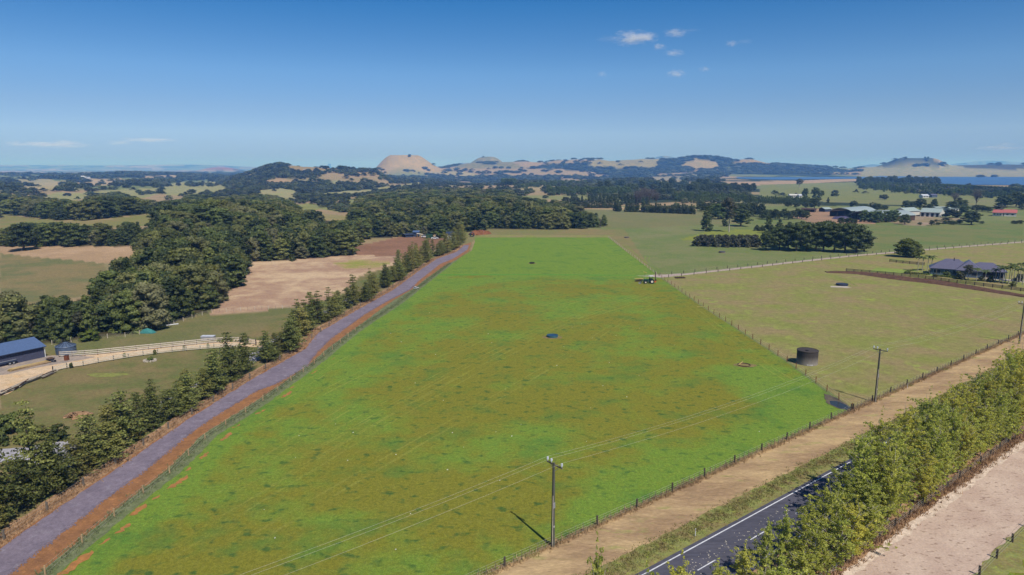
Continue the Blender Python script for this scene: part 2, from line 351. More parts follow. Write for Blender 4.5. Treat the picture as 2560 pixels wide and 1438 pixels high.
# ------------------------------------------------------------------ ground sheet
A_ = {}
GREEN = (lin(122,126,80), lin(112,124,66)); TANG = (lin(150,134,92), lin(128,126,80)); TAN = (lin(184,154,122), lin(168,140,108))
DARKF = (lin(46,56,34), lin(58,66,40))
REG = [  # (polygon in picture px, colours) painted in this order
 ([(1440,515),(2600,515),(2600,1438),(1520,800),(1180,585),(1440,570)], (lin(128,128,84), lin(112,124,70))),
 ([(1185,572),(1560,572),(1640,690),(1520,600),(1185,600)], (lin(140,124,84), lin(126,124,76))),
 ([(1450,520),(1800,530),(1860,560),(1700,565),(1600,570),(1510,570)], (lin(128,122,82), lin(118,120,76))),
 ([(1700,600),(1780,575),(1900,575),(1980,590),(1900,612),(1760,605)], (lin(124,132,60), lin(134,138,60))),
 ([(1860,520),(2260,555),(2560,560),(2560,600),(2180,628),(1900,630),(2000,590),(1870,560)], (lin(104,120,66), lin(122,122,74))),
 ([(1960,536),(2050,520),(2170,530),(2190,560),(2030,558)], (lin(168,132,104), lin(150,124,98))),
 ([(2190,545),(2300,525),(2340,545),(2420,546),(2300,566),(2240,560)], (lin(168,144,130), lin(140,126,90))),
 ([(0,722),(0,1438),(1100,1438),(1180,600),(900,690),(740,768),(525,778),(440,805),(330,838),(0,862)], (lin(134,118,80), lin(104,110,62))),
 ([(0,862),(330,838),(530,776),(740,768),(700,800),(590,850),(300,866),(100,880)], (lin(128,118,80), lin(110,112,68))),
 ([(0,616),(345,614),(350,660),(200,655),(0,640)], TAN),
 ([(0,634),(150,648),(256,658),(300,720),(100,760),(0,780)], (lin(138,122,84), lin(112,114,74))),
 ([(0,520),(30,520),(30,540),(60,543),(150,552),(240,552),(400,530),(400,560),(330,570),(150,570),(100,585),(0,575)], (lin(140,126,84), lin(126,126,72))),
 ([(470,531),(565,531),(565,556),(470,556)], (lin(154,130,88), lin(130,128,72))),
 ([(600,654),(900,631),(1010,640),(1100,610),(985,662),(900,690),(850,740),(740,768),(520,790),(560,740)], (lin(202,174,140), lin(168,136,112))),
 ([(880,618),(1000,592),(1120,592),(1080,630),(1010,642),(893,638)], (lin(150,112,88), lin(134,100,78))),
 ([(830,658),(900,650),(985,655),(940,672),(860,672)], (lin(142,146,66), lin(170,146,104))),
 ([(737,512),(770,509),(830,511),(875,499),(905,500),(880,518),(850,531),(800,523),(765,529),(740,516)], (lin(142,140,84), lin(130,132,76))),
 ([(762,546),(810,534),(835,537),(870,540),(905,529),(910,536),(875,546),(880,556),(830,552),(790,553)], (lin(160,140,96), lin(140,132,84))),
 ([(880,586),(920,560),(995,547),(1000,556),(985,566),(930,574),(900,586)], (lin(150,136,92), lin(136,130,82))),
 ([(97,491),(145,481),(175,484),(300,474),(400,470),(440,457),(545,454),(545,463),(420,476),(360,496),(330,491),(250,491),(180,501),(105,496)], (lin(160,150,104), lin(140,142,88))),
 ([(1285,478),(1300,464),(1372,463),(1400,470),(1370,476),(1290,480)], (lin(168,146,112), lin(150,140,92))),
 ([(1280,489),(1380,489),(1460,485),(1560,488),(1560,505),(1400,500),(1290,496)], (lin(140,136,88), lin(128,132,80))),
 ([(1560,518),(1740,520),(1740,528),(1450,522),(1450,516)], (lin(190,160,120), lin(176,150,112))),
 ([(1390,450),(1465,450),(1465,463),(1410,462)], (lin(178,152,118), lin(160,140,100))),
 ([(1620,443),(1690,441),(1720,460),(1650,470)], (lin(158,144,106), lin(146,132,96))),
 ([(1810,455),(1960,453),(2140,446),(2140,453),(1960,462),(1840,466)], (lin(178,150,120), lin(164,138,108))),
 ([(1900,462),(2150,455),(2260,470),(2560,500),(2560,520),(1900,500)], (lin(132,130,82), lin(118,126,72))),
 ([(2000,500),(2560,497),(2560,520),(2200,512)], (lin(134,128,88), lin(120,126,78))),
 ([(2150,446),(2160,416),(2350,410),(2600,420),(2600,446)], (lin(160,146,104), lin(134,134,88))),
 ([(2190,416),(2245,392),(2330,392),(2356,413),(2300,417)], (lin(62,70,48), lin(78,78,54))),
 ([(2360,408),(2560,408),(2560,424),(2430,421)], (lin(60,68,46), lin(84,76,56))),
 ([(890,436),(935,400),(990,380),(1060,380),(1132,436)], (lin(176,148,104), lin(162,140,98))),
 ([(1135,420),(1190,390),(1250,390),(1310,420)], (lin(150,134,90), lin(112,112,72))),
 ([(1300,412),(1330,400),(1350,412)], (lin(176,146,108), lin(158,132,96))),
 ([(1470,418),(1480,400),(1600,394),(1650,398),(1640,420)], (lin(162,146,98), lin(140,130,84))),
 ([(1700,412),(1740,396),(1790,405),(1800,420),(1740,425)], (lin(150,138,92), lin(172,144,98))),
 ([(1830,408),(1868,393),(1935,412)], (lin(172,142,96), lin(150,132,88))),
 ([(500,424),(552,415),(600,424)], (lin(150,96,84), lin(140,92,80))),
 ([(700,400),(740,410),(840,416),(850,428),(740,432)], (lin(156,138,94), lin(150,126,88))),
 ([(20,452),(70,446),(130,448),(140,456),(80,462),(25,460)], (lin(166,150,112), lin(150,144,104))),
 ([(40,470),(110,456),(165,452),(170,466),(120,474),(60,476)], (lin(158,150,104), lin(172,152,116))),
 ([(220,448),(300,446),(330,452),(300,462),(215,466)], (lin(178,154,122), lin(164,146,112))),
 ([(350,440),(445,438),(448,444),(360,446)], (lin(176,152,122), lin(164,146,112))),
 ([(400,478),(480,466),(560,462),(570,474),(520,482),(420,490)], (lin(158,152,104), lin(144,142,92))),
 ([(640,478),(700,470),(745,478),(740,500),(690,505),(650,494)], (lin(150,150,100), lin(160,148,104))),
 ([(820,456),(845,452),(842,466),(826,468)], (lin(146,150,98), lin(160,148,104))),
 ([(935,470),(1000,462),(1050,455),(1060,464),(1000,474),(940,480)], (lin(160,150,104), lin(150,146,96))),
 ([(800,484),(860,478),(930,474),(935,482),(870,490),(810,494)], (lin(162,150,108), lin(146,146,98))),
 ([(1065,430),(1130,428),(1180,432),(1200,440),(1140,442),(1075,438)], (lin(172,156,114), lin(160,148,108))),
 ([(1120,568),(1320,568),(1320,602),(1185,602),(1168,625),(1120,640)], (lin(134,124,84), lin(124,124,72))),
 ([(650,455),(700,445),(740,452),(700,462)], (lin(176,146,112), lin(160,138,100))),
]
def build_ground():
    a1 = np.radians(np.linspace(-43, 43, 640)); a0 = np.radians(np.linspace(-180, -43, 26)[:-1]); a2 = np.radians(np.linspace(43, 180, 26)[1:])
    az = np.concatenate([a0, a1, a2]); r = np.concatenate([[0.5], np.geomspace(8, 19500, 430)])
    Rr, Az = np.meshgrid(r, az, indexing='ij'); X = Rr*np.sin(Az); Y = Rr*np.cos(Az)
    Z = H(X, np.abs(Y)*0+Y)
    back = Y < 20; Z = np.where(back, 0, Z)
    nr, na = X.shape
    px, py = proj(X, np.maximum(Y, 1), Z)
    # default mixture of the far country: woods and paddocks
    f1 = fbm(X, Y, 330, 40, 4); f2 = fbm(X, Y, 800, 50, 3)
    ca = np.empty(X.shape+(3,)); cb = np.empty(X.shape+(3,))
    for k in range(3):
        w = sm(.44, .56, f2)
        ca[..., k] = lin(150,134,96)[k]*w + lin(120,124,82)[k]*(1-w)
        cb[..., k] = lin(166,140,108)[k]*w + lin(110,120,74)[k]*(1-w)
    wood = sm(.53, .56, f1)*sm(500, 700, Rr)
    for k in range(3):
        ca[..., k] = ca[..., k]*(1-wood)+DARKF[0][k]*wood; cb[..., k] = cb[..., k]*(1-wood)+DARKF[1][k]*wood
    hz = sm(9000, 11000, Rr)
    ok = Y > 1
    for poly, (c1, c2) in REG:
        m = inpoly(px, py, poly) & ok
        ca[m] = c1; cb[m] = c2
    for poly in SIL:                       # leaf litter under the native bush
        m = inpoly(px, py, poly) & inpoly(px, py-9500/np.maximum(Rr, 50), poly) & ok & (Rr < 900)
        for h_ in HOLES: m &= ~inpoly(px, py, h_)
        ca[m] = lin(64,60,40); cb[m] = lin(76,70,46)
    F = []
    idx = np.arange(nr*na).reshape(nr, na)
    F = np.stack([idx[:-1, :-1], idx[:-1, 1:], idx[1:, 1:], idx[1:, :-1]], -1).reshape(-1, 4)[:, ::-1]
    me = np_mesh('ground', np.stack([X, Y, Z], -1).reshape(-1, 3), F, M['ground'], {'col_a': ca.reshape(-1, 3), 'col_b': cb.reshape(-1, 3)}, True)
    tag(link(bpy.data.objects.new('ground', me)), kind='structure')
SIL = [
 [(0,866),(110,862),(230,842),(330,838),(440,803),(530,776),(552,757),(556,732),(600,715),(612,690),(600,655),(725,650),(890,636),(893,612),(885,590),(900,560),(880,545),(800,528),(740,515),(700,490),(640,483),(560,490),(470,485),(455,497),(400,503),(392,533),(370,560),(345,610),(345,650),(330,650),(300,640),(270,655),(256,665),(256,700),(205,712),(100,742),(0,720)],
 [(0,482),(45,488),(90,490),(140,495),(200,503),(230,488),(290,476),(350,498),(400,503),(395,530),(280,545),(230,550),(150,550),(60,540),(28,535),(28,522),(0,522)],
 [(0,565),(30,567),(50,560),(90,556),(150,553),(200,560),(250,557),(370,552),(350,616),(0,616)],
 [(885,600),(1000,592),(1100,585),(1185,578),(1200,574),(1420,573),(1500,569),(1520,561),(1518,543),(1500,530),(1455,522),(1440,505),(1290,490),(1280,475),(1150,468),(1000,473),(870,495),(880,520),(850,545),(880,560)],
]
HOLES = [
 [(470,531),(565,531),(565,556),(510,552),(470,545)],
 [(737,512),(770,509),(830,511),(875,499),(905,500),(880,518),(850,531),(800,523),(765,529),(740,516)],
 [(762,546),(810,534),(835,537),(870,540),(905,529),(910,536),(875,546),(880,556),(830,552),(790,553)],
 [(880,590),(920,558),(995,547),(1000,558),(985,568),(930,578),(900,590)],
]
build_ground()

# ------------------------------------------------------------------ flat sheets: paddock, drive, road, tracks
LAYER = [0.03]
def jag(pts, step, amp, seed=0):
    """subdivide an outline and make it uneven"""
    out = []; n = len(pts); rr = random.Random(seed)
    for i in range(n):
        a = Vector((*pts[i], 0)); b = Vector((*pts[(i+1) % n], 0)); L = (b-a).length; k = max(1, int(L/step))
        nrm = Vector((-(b-a).y, (b-a).x, 0)).normalized() if L > 0 else Vector()
        for j in range(k):
            q = a.lerp(b, j/k) + nrm*rr.uniform(-amp, amp)*(1 if j else .3); out.append((q.x, q.y))
    return out
def sheet(name, pts, mat, z, step=0, amp=0, seed=0, kind='structure'):
    if step: pts = jag(pts, step, amp, seed)
    from mathutils.geometry import tessellate_polygon
    vs = [Vector((x, y, z)) for x, y in pts]
    tri = tessellate_polygon([vs])
    mb = MB(); fs = []
    for a, b, c in tri:
        n_ = (vs[b]-vs[a]).cross(vs[c]-vs[a]).z
        fs.append((a, b, c) if n_ > 0 else (a, c, b))
    mb.add(vs, fs)
    return tag(mb.build(name, mat), kind=kind)
def pxs(l): return [P0(*q) for q in l]
def L_(l): return [P0(*q) for q in l]
GL = L_([(-110,1470),(0,1373),(105,1298),(218,1223),(300,1166),(393,1103),(480,1043),(631,948),(763,873),(795,833),(880,783),(988,722),(1040,683),(1091,648),(1141,630),(1161,613)])
GR = L_([(-120,1560),(20,1438),(130,1352),(250,1258),(370,1170),(475,1083),(527,1047),(640,978),(688,961),(765,918),(790,883),(825,848),(913,785),(965,755),(1025,724),(1050,700),(1101,660),(1131,648),(1168,625),(1173,613)])
OR_ = L_([(-60,1560),(98,1438),(205,1350),(300,1270),(420,1175),(512,1085),(565,1052),(640,1005),(720,951),(785,906),(815,876),(880,829),(965,765),(1000,742),(1042,718),(1062,700),(1108,668),(1137,652),(1172,628),(1178,606)])
PL = [(x_+.9, y_) for x_, y_ in L_([(-20,1560),(118,1438),(222,1350),(318,1270),(436,1178),(528,1088),(578,1058),(650,1011),(728,955),(800,902),(840,869),(890,829),(990,764),(1015,746),(1053,716),(1098,681),(1141,648),(1175,627),(1183,606)])]+[(-23.3,427)]
PR = [(60.3,427),(58.8,275),(59.6,212),(61.6,150),(60.9,117.5)]
def lush_at(X, Y):
    lx = np.interp(Y, [p[1] for p in PL], [p[0] for p in PL]); rx = np.interp(Y, [p[1] for p in PR][::-1], [p[0] for p in PR][::-1])
    fx = R0[0]-10.3*RN[0] + (Y-(R0[1]-10.3*RN[1]))/RD[1]*RD[0]; fr = (fx-X)*RN[0]
    l = .8*sm(7, .5, X-lx) + .62*sm(13, 2, fr) + .5*sm(150, 300, Y) + .5*sm(25, 5, rx-X)*(Y < 160) + .22*sm(-5, -40, X)*sm(220, 60, Y)
    l = l + .75*sm(272, 276, Y) + .5*np.exp(-((X-55)/10)**2-((Y-125)/14)**2) + 1.5*(fbm(X, Y, 17, 77, 4)-.5)
    return np.clip(l, -.4, 1.3)
def build_paddock():
    ys = np.concatenate([np.arange(56, 427, 2.0), [427.]])
    lx = np.interp(ys, [p[1] for p in PL], [p[0] for p in PL])
    rx = np.interp(ys, [p[1] for p in PR][::-1], [p[0] for p in PR][::-1])
    fx = R0[0]-10.3*RN[0] + (ys-(R0[1]-10.3*RN[1]))/RD[1]*RD[0]
    rx = np.where(ys < 117.5, np.minimum(rx, fx), rx); rx = np.maximum(rx, lx+.01)
    u = np.linspace(0, 1, 70)
    X = lx[:, None] + (rx-lx)[:, None]*u; Y = np.repeat(ys[:, None], 70, 1)
    V = np.stack([X, Y, np.full(X.shape, .03)], -1).reshape(-1, 3)
    idx = np.arange(X.size).reshape(X.shape)
    F = np.stack([idx[:-1, :-1], idx[:-1, 1:], idx[1:, 1:], idx[1:, :-1]], -1).reshape(-1, 4)
    me = np_mesh('paddock', V, F, M['paddock'], {'lush': lush_at(X, Y).ravel()})
    tag(link(bpy.data.objects.new('paddock', me)), kind='structure')
build_paddock()
fence_far = R(150, -10.3)
sheet('right_pasture', [(61.8,117.5),(62.4,150),(60.4,212),(59.6,273),(61.5,271),(168,334),(303,400),(420,455),(600,455),R(560,-10.3)], M['right_paddock'], .026)
sheet('mown_verge', [R(-60,-10.3),R(560,-10.3),R(560,-3.6),R(-60,-3.6)], M['berm'], .034, 1.2, .18, 3)
sheet('long_grass_verge', [R(-60,-3.9),R(560,-3.9),R(560,-.4),R(-60,-.4)], M['verge_grass'], .04, 1.0, .22, 4)
sheet('poplar_verge', [R(-60,6.5),R(560,6.5),R(560,14),R(-60,14)], M['dry_edge'], .036, 1.2, .2, 5)
sheet('road', [R(-60,-.55),R(560,-.55),R(560,6.9),R(-60,6.9)], M['asphalt'], .05)
def strip_on_road(n0, w, s0, s1, name='road_marking'):
    return sheet(name, [R(s0,n0-w/2),R(s1,n0-w/2),R(s1,n0+w/2),R(s0,n0+w/2)], M['paint'], .056)
strip_on_road(0, .16, -60, 560); strip_on_road(6.3, .16, -60, 560)
ds = [R0, np.array(P0(1740,1425))]
s_first = float(np.dot(np.array(P0(1740,1425))-R0, RD))
for k in range(-3, 30):
    s0 = s_first + k*10.0; strip_on_road(3.12, .14, s0, s0+3.2)
sheet('sand_bank', [R(-60,13.2),R(300,12.4),R(300,14.6),R(-60,14.6)], M['sand_bank'], .05, .9, .25, 6)
sheet('sand_track', [R(-60,14.2),R(300,13.8),R(300,21.5),R(-60,21.9)], M['sand'], .056, 1.3, .3, 7)
sheet('corner_grass', [R(-60,21.6),R(300,21.2),R(300,70),R(-60,70)], M['verge_grass'], .045, 1.3, .3, 8)
sheet('corner_paddock', [R(-60,25.0),R(300,25.0),R(300,70),R(-60,70)], M['paddock'], .06, 1.3, .8, 9)
# gravel drive left of the paddock
sheet('clay_strip', [(x_-.8, y_) for x_, y_ in GL]+OR_[::-1], M['orange'], .04, 1.4, .3, 10)
sheet('gravel_drive', GL+GR[::-1], M['gravel'], .048, 1.2, .16, 11)
sheet('grey_grass_strip', [(x_-.15, y_) for x_, y_ in OR_[:18]]+[(x_+.2, y_) for x_, y_ in PL[:17]][::-1], M['grey_edge'], .052, .9, .16, 12)
sheet('belt_verge', [(x_-3.0, y_) for x_, y_ in GL]+[(x_-.3, y_) for x_, y_ in GL][::-1], M['dry_edge'], .044, .9, .3, 13)
for k, (y0, L, w) in enumerate([(66.5,5,1.3),(72.6,1.6,.6),(75,2.6,.7),(79,3.5,.9),(83.4,1.5,.4),(86.5,4.5,1.0),(92,1.5,.5),(96,3,.6),(103,4,.7),(108.5,2,.4),(115,3,.5),(124,4,.8),(129.5,1.6,.4),(139,3,.5),(150,1.8,.4)]):
    xs = np.interp([y0, y0+L], [p[1] for p in PL], [p[0]+.9+.4*(k%3) for p in PL])
    sheet('bare_clay_patch', [(xs[0]-w*.5,y0),(xs[0]+w*.3,y0+.4),(xs[1]+w*.5,y0+L*.8),(xs[1],y0+L),(xs[1]-w*.5,y0+L*.7)], M['bright_clay'], .064, .4, .26, 20+k)
def belt_line(y, off=0):
    return float(np.interp(y, [p[1] for p in GL]+[430], [p[0]-2.5 for p in GL]+[-27]))+off
lane_pts = [(belt_line(y,-7.6), y) for y in (40,70,90,110,130,150,170,200,230)] + [(belt_line(y,-3.4), y) for y in (230,200,170,150,130,110,90,70,40)]
sheet('grey_lane', lane_pts, M['grey_lane'], .05, 1.1, .35, 14)
sheet('grey_lane_apron', pxs([(-60,1168),(-60,1125),(60,1120),(110,1110),(170,1104),(235,1120),(215,1150),(160,1190),(120,1170),(60,1150)]), M['grey_lane'], .046, 1.0, .3, 15)
# cream lane and yard on the left
sheet('cream_lane', pxs([(-40,1000),(-40,915),(0,912),(90,897),(150,889),(240,884),(330,873),(450,861),(540,853),(610,846),(720,858),(715,872),(640,868),(545,867),(460,873),(385,882),(315,892),(250,903),(205,912),(135,927),(70,955),(20,985)]), M['lane_sand'], .034, .9, .16, 16)
sheet('yard', pxs([(-40,945),(-40,905),(60,905),(118,890),(190,888),(240,893),(160,908),(90,920),(30,934)]), M['yard'], .042, .9, .2, 17)
# farm lane on the right
LA = [(61.0,270.5),(92,289.4),(130,313),(168.6,336.1),(235,369),(301.8,401.1),(430,458)]
ld = [Vector((*p,0)) for p in LA]
def offset_line(l, d):
    out = []
    for i, p in enumerate(l):
        a = l[max(i-1,0)]; b = l[min(i+1,len(l)-1)]; t = (b-a).normalized(); out.append((p.x - t.y*d, p.y + t.x*d))
    return out
sheet('farm_lane', offset_line(ld, 1.5)+offset_line(ld, -1.5)[::-1], M['lane'], .04, 2, .2, 18)
sheet('lane_mouth', [(59,268),(66,272),(70,279),(62,276),(55,275),(50,273)], M['lane'], .044, .7, .2, 19)
sheet('back_edge_pasture', [(-23,427.4),(60.3,427.4),(66,440),(-20,445)], M['right_paddock'], .028, 2, .5, 21)
# wheel tracks across the paddock
def smooth_pts(c, n=14):
    out = []
    for i in range(len(c)-1):
        p0 = c[max(i-1,0)]; p1 = c[i]; p2 = c[i+1]; p3 = c[min(i+2,len(c)-1)]
        for j in range(n):
            t = j/n
            out.append(tuple(.5*((2*p1[k])+(-p0[k]+p2[k])*t+(2*p0[k]-5*p1[k]+4*p2[k]-p3[k])*t*t+(-p0[k]+3*p1[k]-3*p2[k]+p3[k])*t**3) for k in (0,1)))
    out.append(tuple(c[-1])); return out
def track_mat():
    t = NT('wheel_track'); p = t.pos()
    c = t.mix(t.ramp(t.noise(p, .5, 3), .4, .6), lin(150,150,58), lin(128,124,52))
    d = t.n('ShaderNodeBsdfDiffuse', {'Color': c}); tr = t.n('ShaderNodeBsdfTransparent')
    f = t.ramp(t.math('ADD', t.math('MULTIPLY', t.noise(p, .12, 3), .6), t.math('MULTIPLY', t.noise(p, 1.6, 3, .7), .4)), .40, .62, .15, .85)
    t.t.links.new(t.n('ShaderNodeMixShader', {0: f, 1: tr.outputs[0], 2: d.outputs[0]}).outputs[0], t.out.inputs[0]); return t.m
M['track'] = paddock_mat(True)
TR = [[(420,1390),(560,1300),(800,1155),(1000,1035),(1280,880),(1450,800),(1650,738)],[(640,1345),(900,1190),(1100,1075),(1290,965),(1430,882),(1560,800),(1690,738)],
 [(600,1190),(820,1050),(1000,945),(1180,860),(1300,805),(1450,750),(1600,718)],[(700,1000),(900,880),(1080,795),(1280,742),(1500,712)],
 [(700,1185),(860,1095),(1100,960),(1300,860),(1500,770),(1640,728)],[(1690,740),(1760,792),(1850,860),(1915,915),(1990,960)],
 [(1400,598),(1470,640),(1540,668),(1600,682)],[(1430,598),(1500,632),(1580,668),(1615,684)],[(1480,600),(1545,640),(1600,668)],[(1560,612),(1600,650),(1642,682)],
 [(1620,640),(1618,655),(1640,672),(1655,684)],[(640,1075),(850,960),(1050,870),(1230,800),(1380,755)],[(560,1235),(800,1105),(1060,960),(1280,850),(1480,775)],
 [(1000,760),(1200,715),(1400,700)],[(2080,690),(2110,700),(2135,716)]]
for i, tpx in enumerate(TR):
    pts = smooth_pts([P0(*q) for q in tpx]); tl = [Vector((*p,0)) for p in pts]
    for o_ in (-.95, .95):
        w = .16 + .1*random.random(); z = .034+.0008*i+(.0005 if o_ > 0 else 0)
        a = offset_line(tl, o_-w); b = offset_line(tl, o_+w); mb = MB()
        vs = [(x, y, z) for x, y in a]+[(x, y, z) for x, y in b]; n = len(a)
        mb.add(vs, [(k+n, k, k+1, k+1+n) for k in range(n-1)])
        me_t = np_mesh('wheel_track', mb.v, [f[::-1] for f in mb.f] if False else mb.f, M['track'], {'lush': lush_at(np.array(mb.v)[:, 0], np.array(mb.v)[:, 1])}); tag(link(bpy.data.objects.new('wheel_track', me_t)), kind='structure')
# bright mown line between the two halves of the paddock
q_ = P0(268,938); sheet('mown_patch', [(q_[0]+math.cos(t)*4.2*(1+.2*math.sin(3*t)), q_[1]+math.sin(t)*1.5) for t in np.linspace(0, 6.28, 22)[:-1]], patch_mat('yellow_green_grass', (140,146,72), (128,126,76), .5, 4.), .036, .7, .35, 91)
sheet('lush_line', [(-30.5,274.3),(10,274.6),(57,272.6),(57,274.0),(10,276.2),(-30,276)], patch_mat('lush_line', (74,140,50), (92,146,50), .3, 4.), .066, 3, .3, 22)
# lake
M['water'] = None
def water_mat():
    t = NT('lake_water'); p = t.pos((1, 4, 1))
    n = t.noise(p, .02, 4, .6); n2 = t.noise(t.pos((1, 6, 1)), .3, 3)
    c = t.mix(t.ramp(n, .4, .6), lin(56,90,136), lin(78,114,160))
    return t.surf(c, .5, .35, n2, .2, .3)
M['water'] = water_mat()
lake = [P(px, py, -1.0) for px, py in LAKES_PX[0]]
sheet('lake', [(q.x, q.y) for q in lake], M['water'], -.55, 90, 14, 30)

# ------------------------------------------------------------------ haze
hm = NT('haze_air'); hv = hm.n('ShaderNodeVolumePrincipled', {'Density': 1.2e-4, 'Anisotropy': -.1, 'Absorption Color': (.72, .86, 1.)})
hv.inputs['Color'].default_value = (.17, .42, 1.0, 1)
hm.t.links.new(hv.outputs[0], hm.out.inputs['Volume'])
hz_ = MB().box((0, 0, 98), (40400, 40400, 222)).build('haze', hm.m); tag(hz_, kind='stuff')

# ------------------------------------------------------------------ trees
def leafquads(cen, nor, size, rg, flat=.5):
    n = len(cen); nor = nor + rg.normal(0, flat, (n, 3)); nor /= np.linalg.norm(nor, axis=1)[:, None]+1e-9
    t = rg.normal(0, 1, (n, 3)); t -= nor*(t*nor).sum(1)[:, None]; t /= np.linalg.norm(t, axis=1)[:, None]+1e-9
    b = np.cross(nor, t); s = (size*rg.uniform(.6, 1.35, n))[:, None]
    V = np.stack([cen-t*s, cen-b*s*.62, cen+t*s, cen+b*s*.62], 1).reshape(-1, 3)
    return V, np.arange(4*n).reshape(n, 4)
def leafmesh(name, clumps, per, size, mat, rg, core=None, flat=.55):
    """clumps: (x,y,z, rx,ry,rz) ellipsoids; leaves on and just inside each"""
    Cn = np.array(clumps, float); k = len(Cn); per_ = np.maximum(4, (per*(Cn[:, 3]*Cn[:, 4])/(Cn[:, 3]*Cn[:, 4]).mean()).astype(int))
    idx = np.repeat(np.arange(k), per_); n = len(idx)
    d = rg.normal(0, 1, (n, 3)); d /= np.linalg.norm(d, axis=1)[:, None]; d[:, 2] = np.where(d[:, 2] < -.3, -d[:, 2]*.5, d[:, 2])
    rad = rg.uniform(.72, 1.12, n)[:, None]
    cen = Cn[idx, :3] + d*rad*Cn[idx, 3:]
    V, F = leafquads(cen, d, np.full(n, size), rg, flat)
    ch = rg.uniform(0, 1, k)[idx]; lf = rg.uniform(0, 1, n)
    col = np.repeat(np.stack([ch, lf, np.zeros(n)], 1), 4, 0)
    if core:  # solid inner blobs added to stop light leaking through, in a darker leaf tone
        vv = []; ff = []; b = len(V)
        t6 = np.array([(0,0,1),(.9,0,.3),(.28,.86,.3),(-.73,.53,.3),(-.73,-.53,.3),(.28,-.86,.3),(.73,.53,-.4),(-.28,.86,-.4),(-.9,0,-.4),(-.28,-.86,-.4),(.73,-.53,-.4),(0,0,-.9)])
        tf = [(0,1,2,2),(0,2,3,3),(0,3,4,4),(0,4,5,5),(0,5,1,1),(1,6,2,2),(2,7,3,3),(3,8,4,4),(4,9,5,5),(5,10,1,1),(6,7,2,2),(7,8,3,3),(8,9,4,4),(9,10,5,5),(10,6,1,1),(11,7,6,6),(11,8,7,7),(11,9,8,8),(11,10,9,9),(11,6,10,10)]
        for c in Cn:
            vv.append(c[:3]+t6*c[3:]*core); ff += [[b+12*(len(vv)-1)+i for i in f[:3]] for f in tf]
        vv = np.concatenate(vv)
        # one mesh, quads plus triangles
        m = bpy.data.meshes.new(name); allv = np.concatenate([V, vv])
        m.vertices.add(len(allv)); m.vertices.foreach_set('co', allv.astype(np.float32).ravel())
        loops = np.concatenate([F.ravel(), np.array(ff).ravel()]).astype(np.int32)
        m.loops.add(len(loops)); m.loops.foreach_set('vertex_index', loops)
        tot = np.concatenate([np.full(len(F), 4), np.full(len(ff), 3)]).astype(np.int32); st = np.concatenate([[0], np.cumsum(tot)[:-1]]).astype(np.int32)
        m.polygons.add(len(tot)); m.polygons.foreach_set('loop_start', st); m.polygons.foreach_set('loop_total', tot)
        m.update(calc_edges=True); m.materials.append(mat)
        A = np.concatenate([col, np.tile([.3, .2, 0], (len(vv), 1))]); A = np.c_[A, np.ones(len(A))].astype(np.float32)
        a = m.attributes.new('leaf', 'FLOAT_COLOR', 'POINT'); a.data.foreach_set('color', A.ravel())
        return m
    return np_mesh(name, V, F, mat, {'leaf': col})
F_ = {}
F_['pine'] = foliage('pine_needles', (66,80,42), (150,154,80), (158,146,80), .2, .34)
F_['poplar'] = foliage('poplar_leaves', (130,150,54), (232,232,116), (214,202,86), .48, .2)
F_['bush'] = foliage('native_foliage', (62,78,42), (128,136,68), (138,136,72), .16, .42)
F_['bush2'] = foliage('dark_native_foliage', (46,60,36), (98,110,58), (88,100,62), .14, .35)
F_['bush3'] = foliage('pale_native_foliage', (92,96,56), (150,150,86), (128,124,92), .25, .25)
F_['farbush'] = foliage('far_foliage', (56,68,42), (102,110,62), (104,104,74), .14, .6)
F_['totara'] = foliage('totara_foliage', (48,62,36), (104,114,56), (80,92,46), .14, .28)
F_['light'] = foliage('light_green_foliage', (78,96,50), (122,140,72), (88,104,60), .25, .2)
F_['grey'] = foliage('grey_green_foliage', (74,76,56), (104,104,80), (92,88,70), .2, .2)
F_['purple'] = foliage('bare_twigs', (92,84,84), (118,106,100), (100,92,88), .1, .1)
F_['palm'] = foliage('palm_fronds', (58,72,34), (106,116,56), None, .2, .2)
F_['hedge'] = foliage('hedge_leaves', (70,86,34), (126,138,54), None, .2, .2)
F_['yellow'] = foliage('gold_green_foliage', (70,82,28), (112,116,40), (96,104,36), .2, .2)
M['bark'] = plain('grey_bark', (96,84,72), .9, .1); M['pale_bark'] = plain('pale_bark', (176,168,154), .8, .1); M['dark_bark'] = plain('dark_bark', (62,52,44), .9, .1)

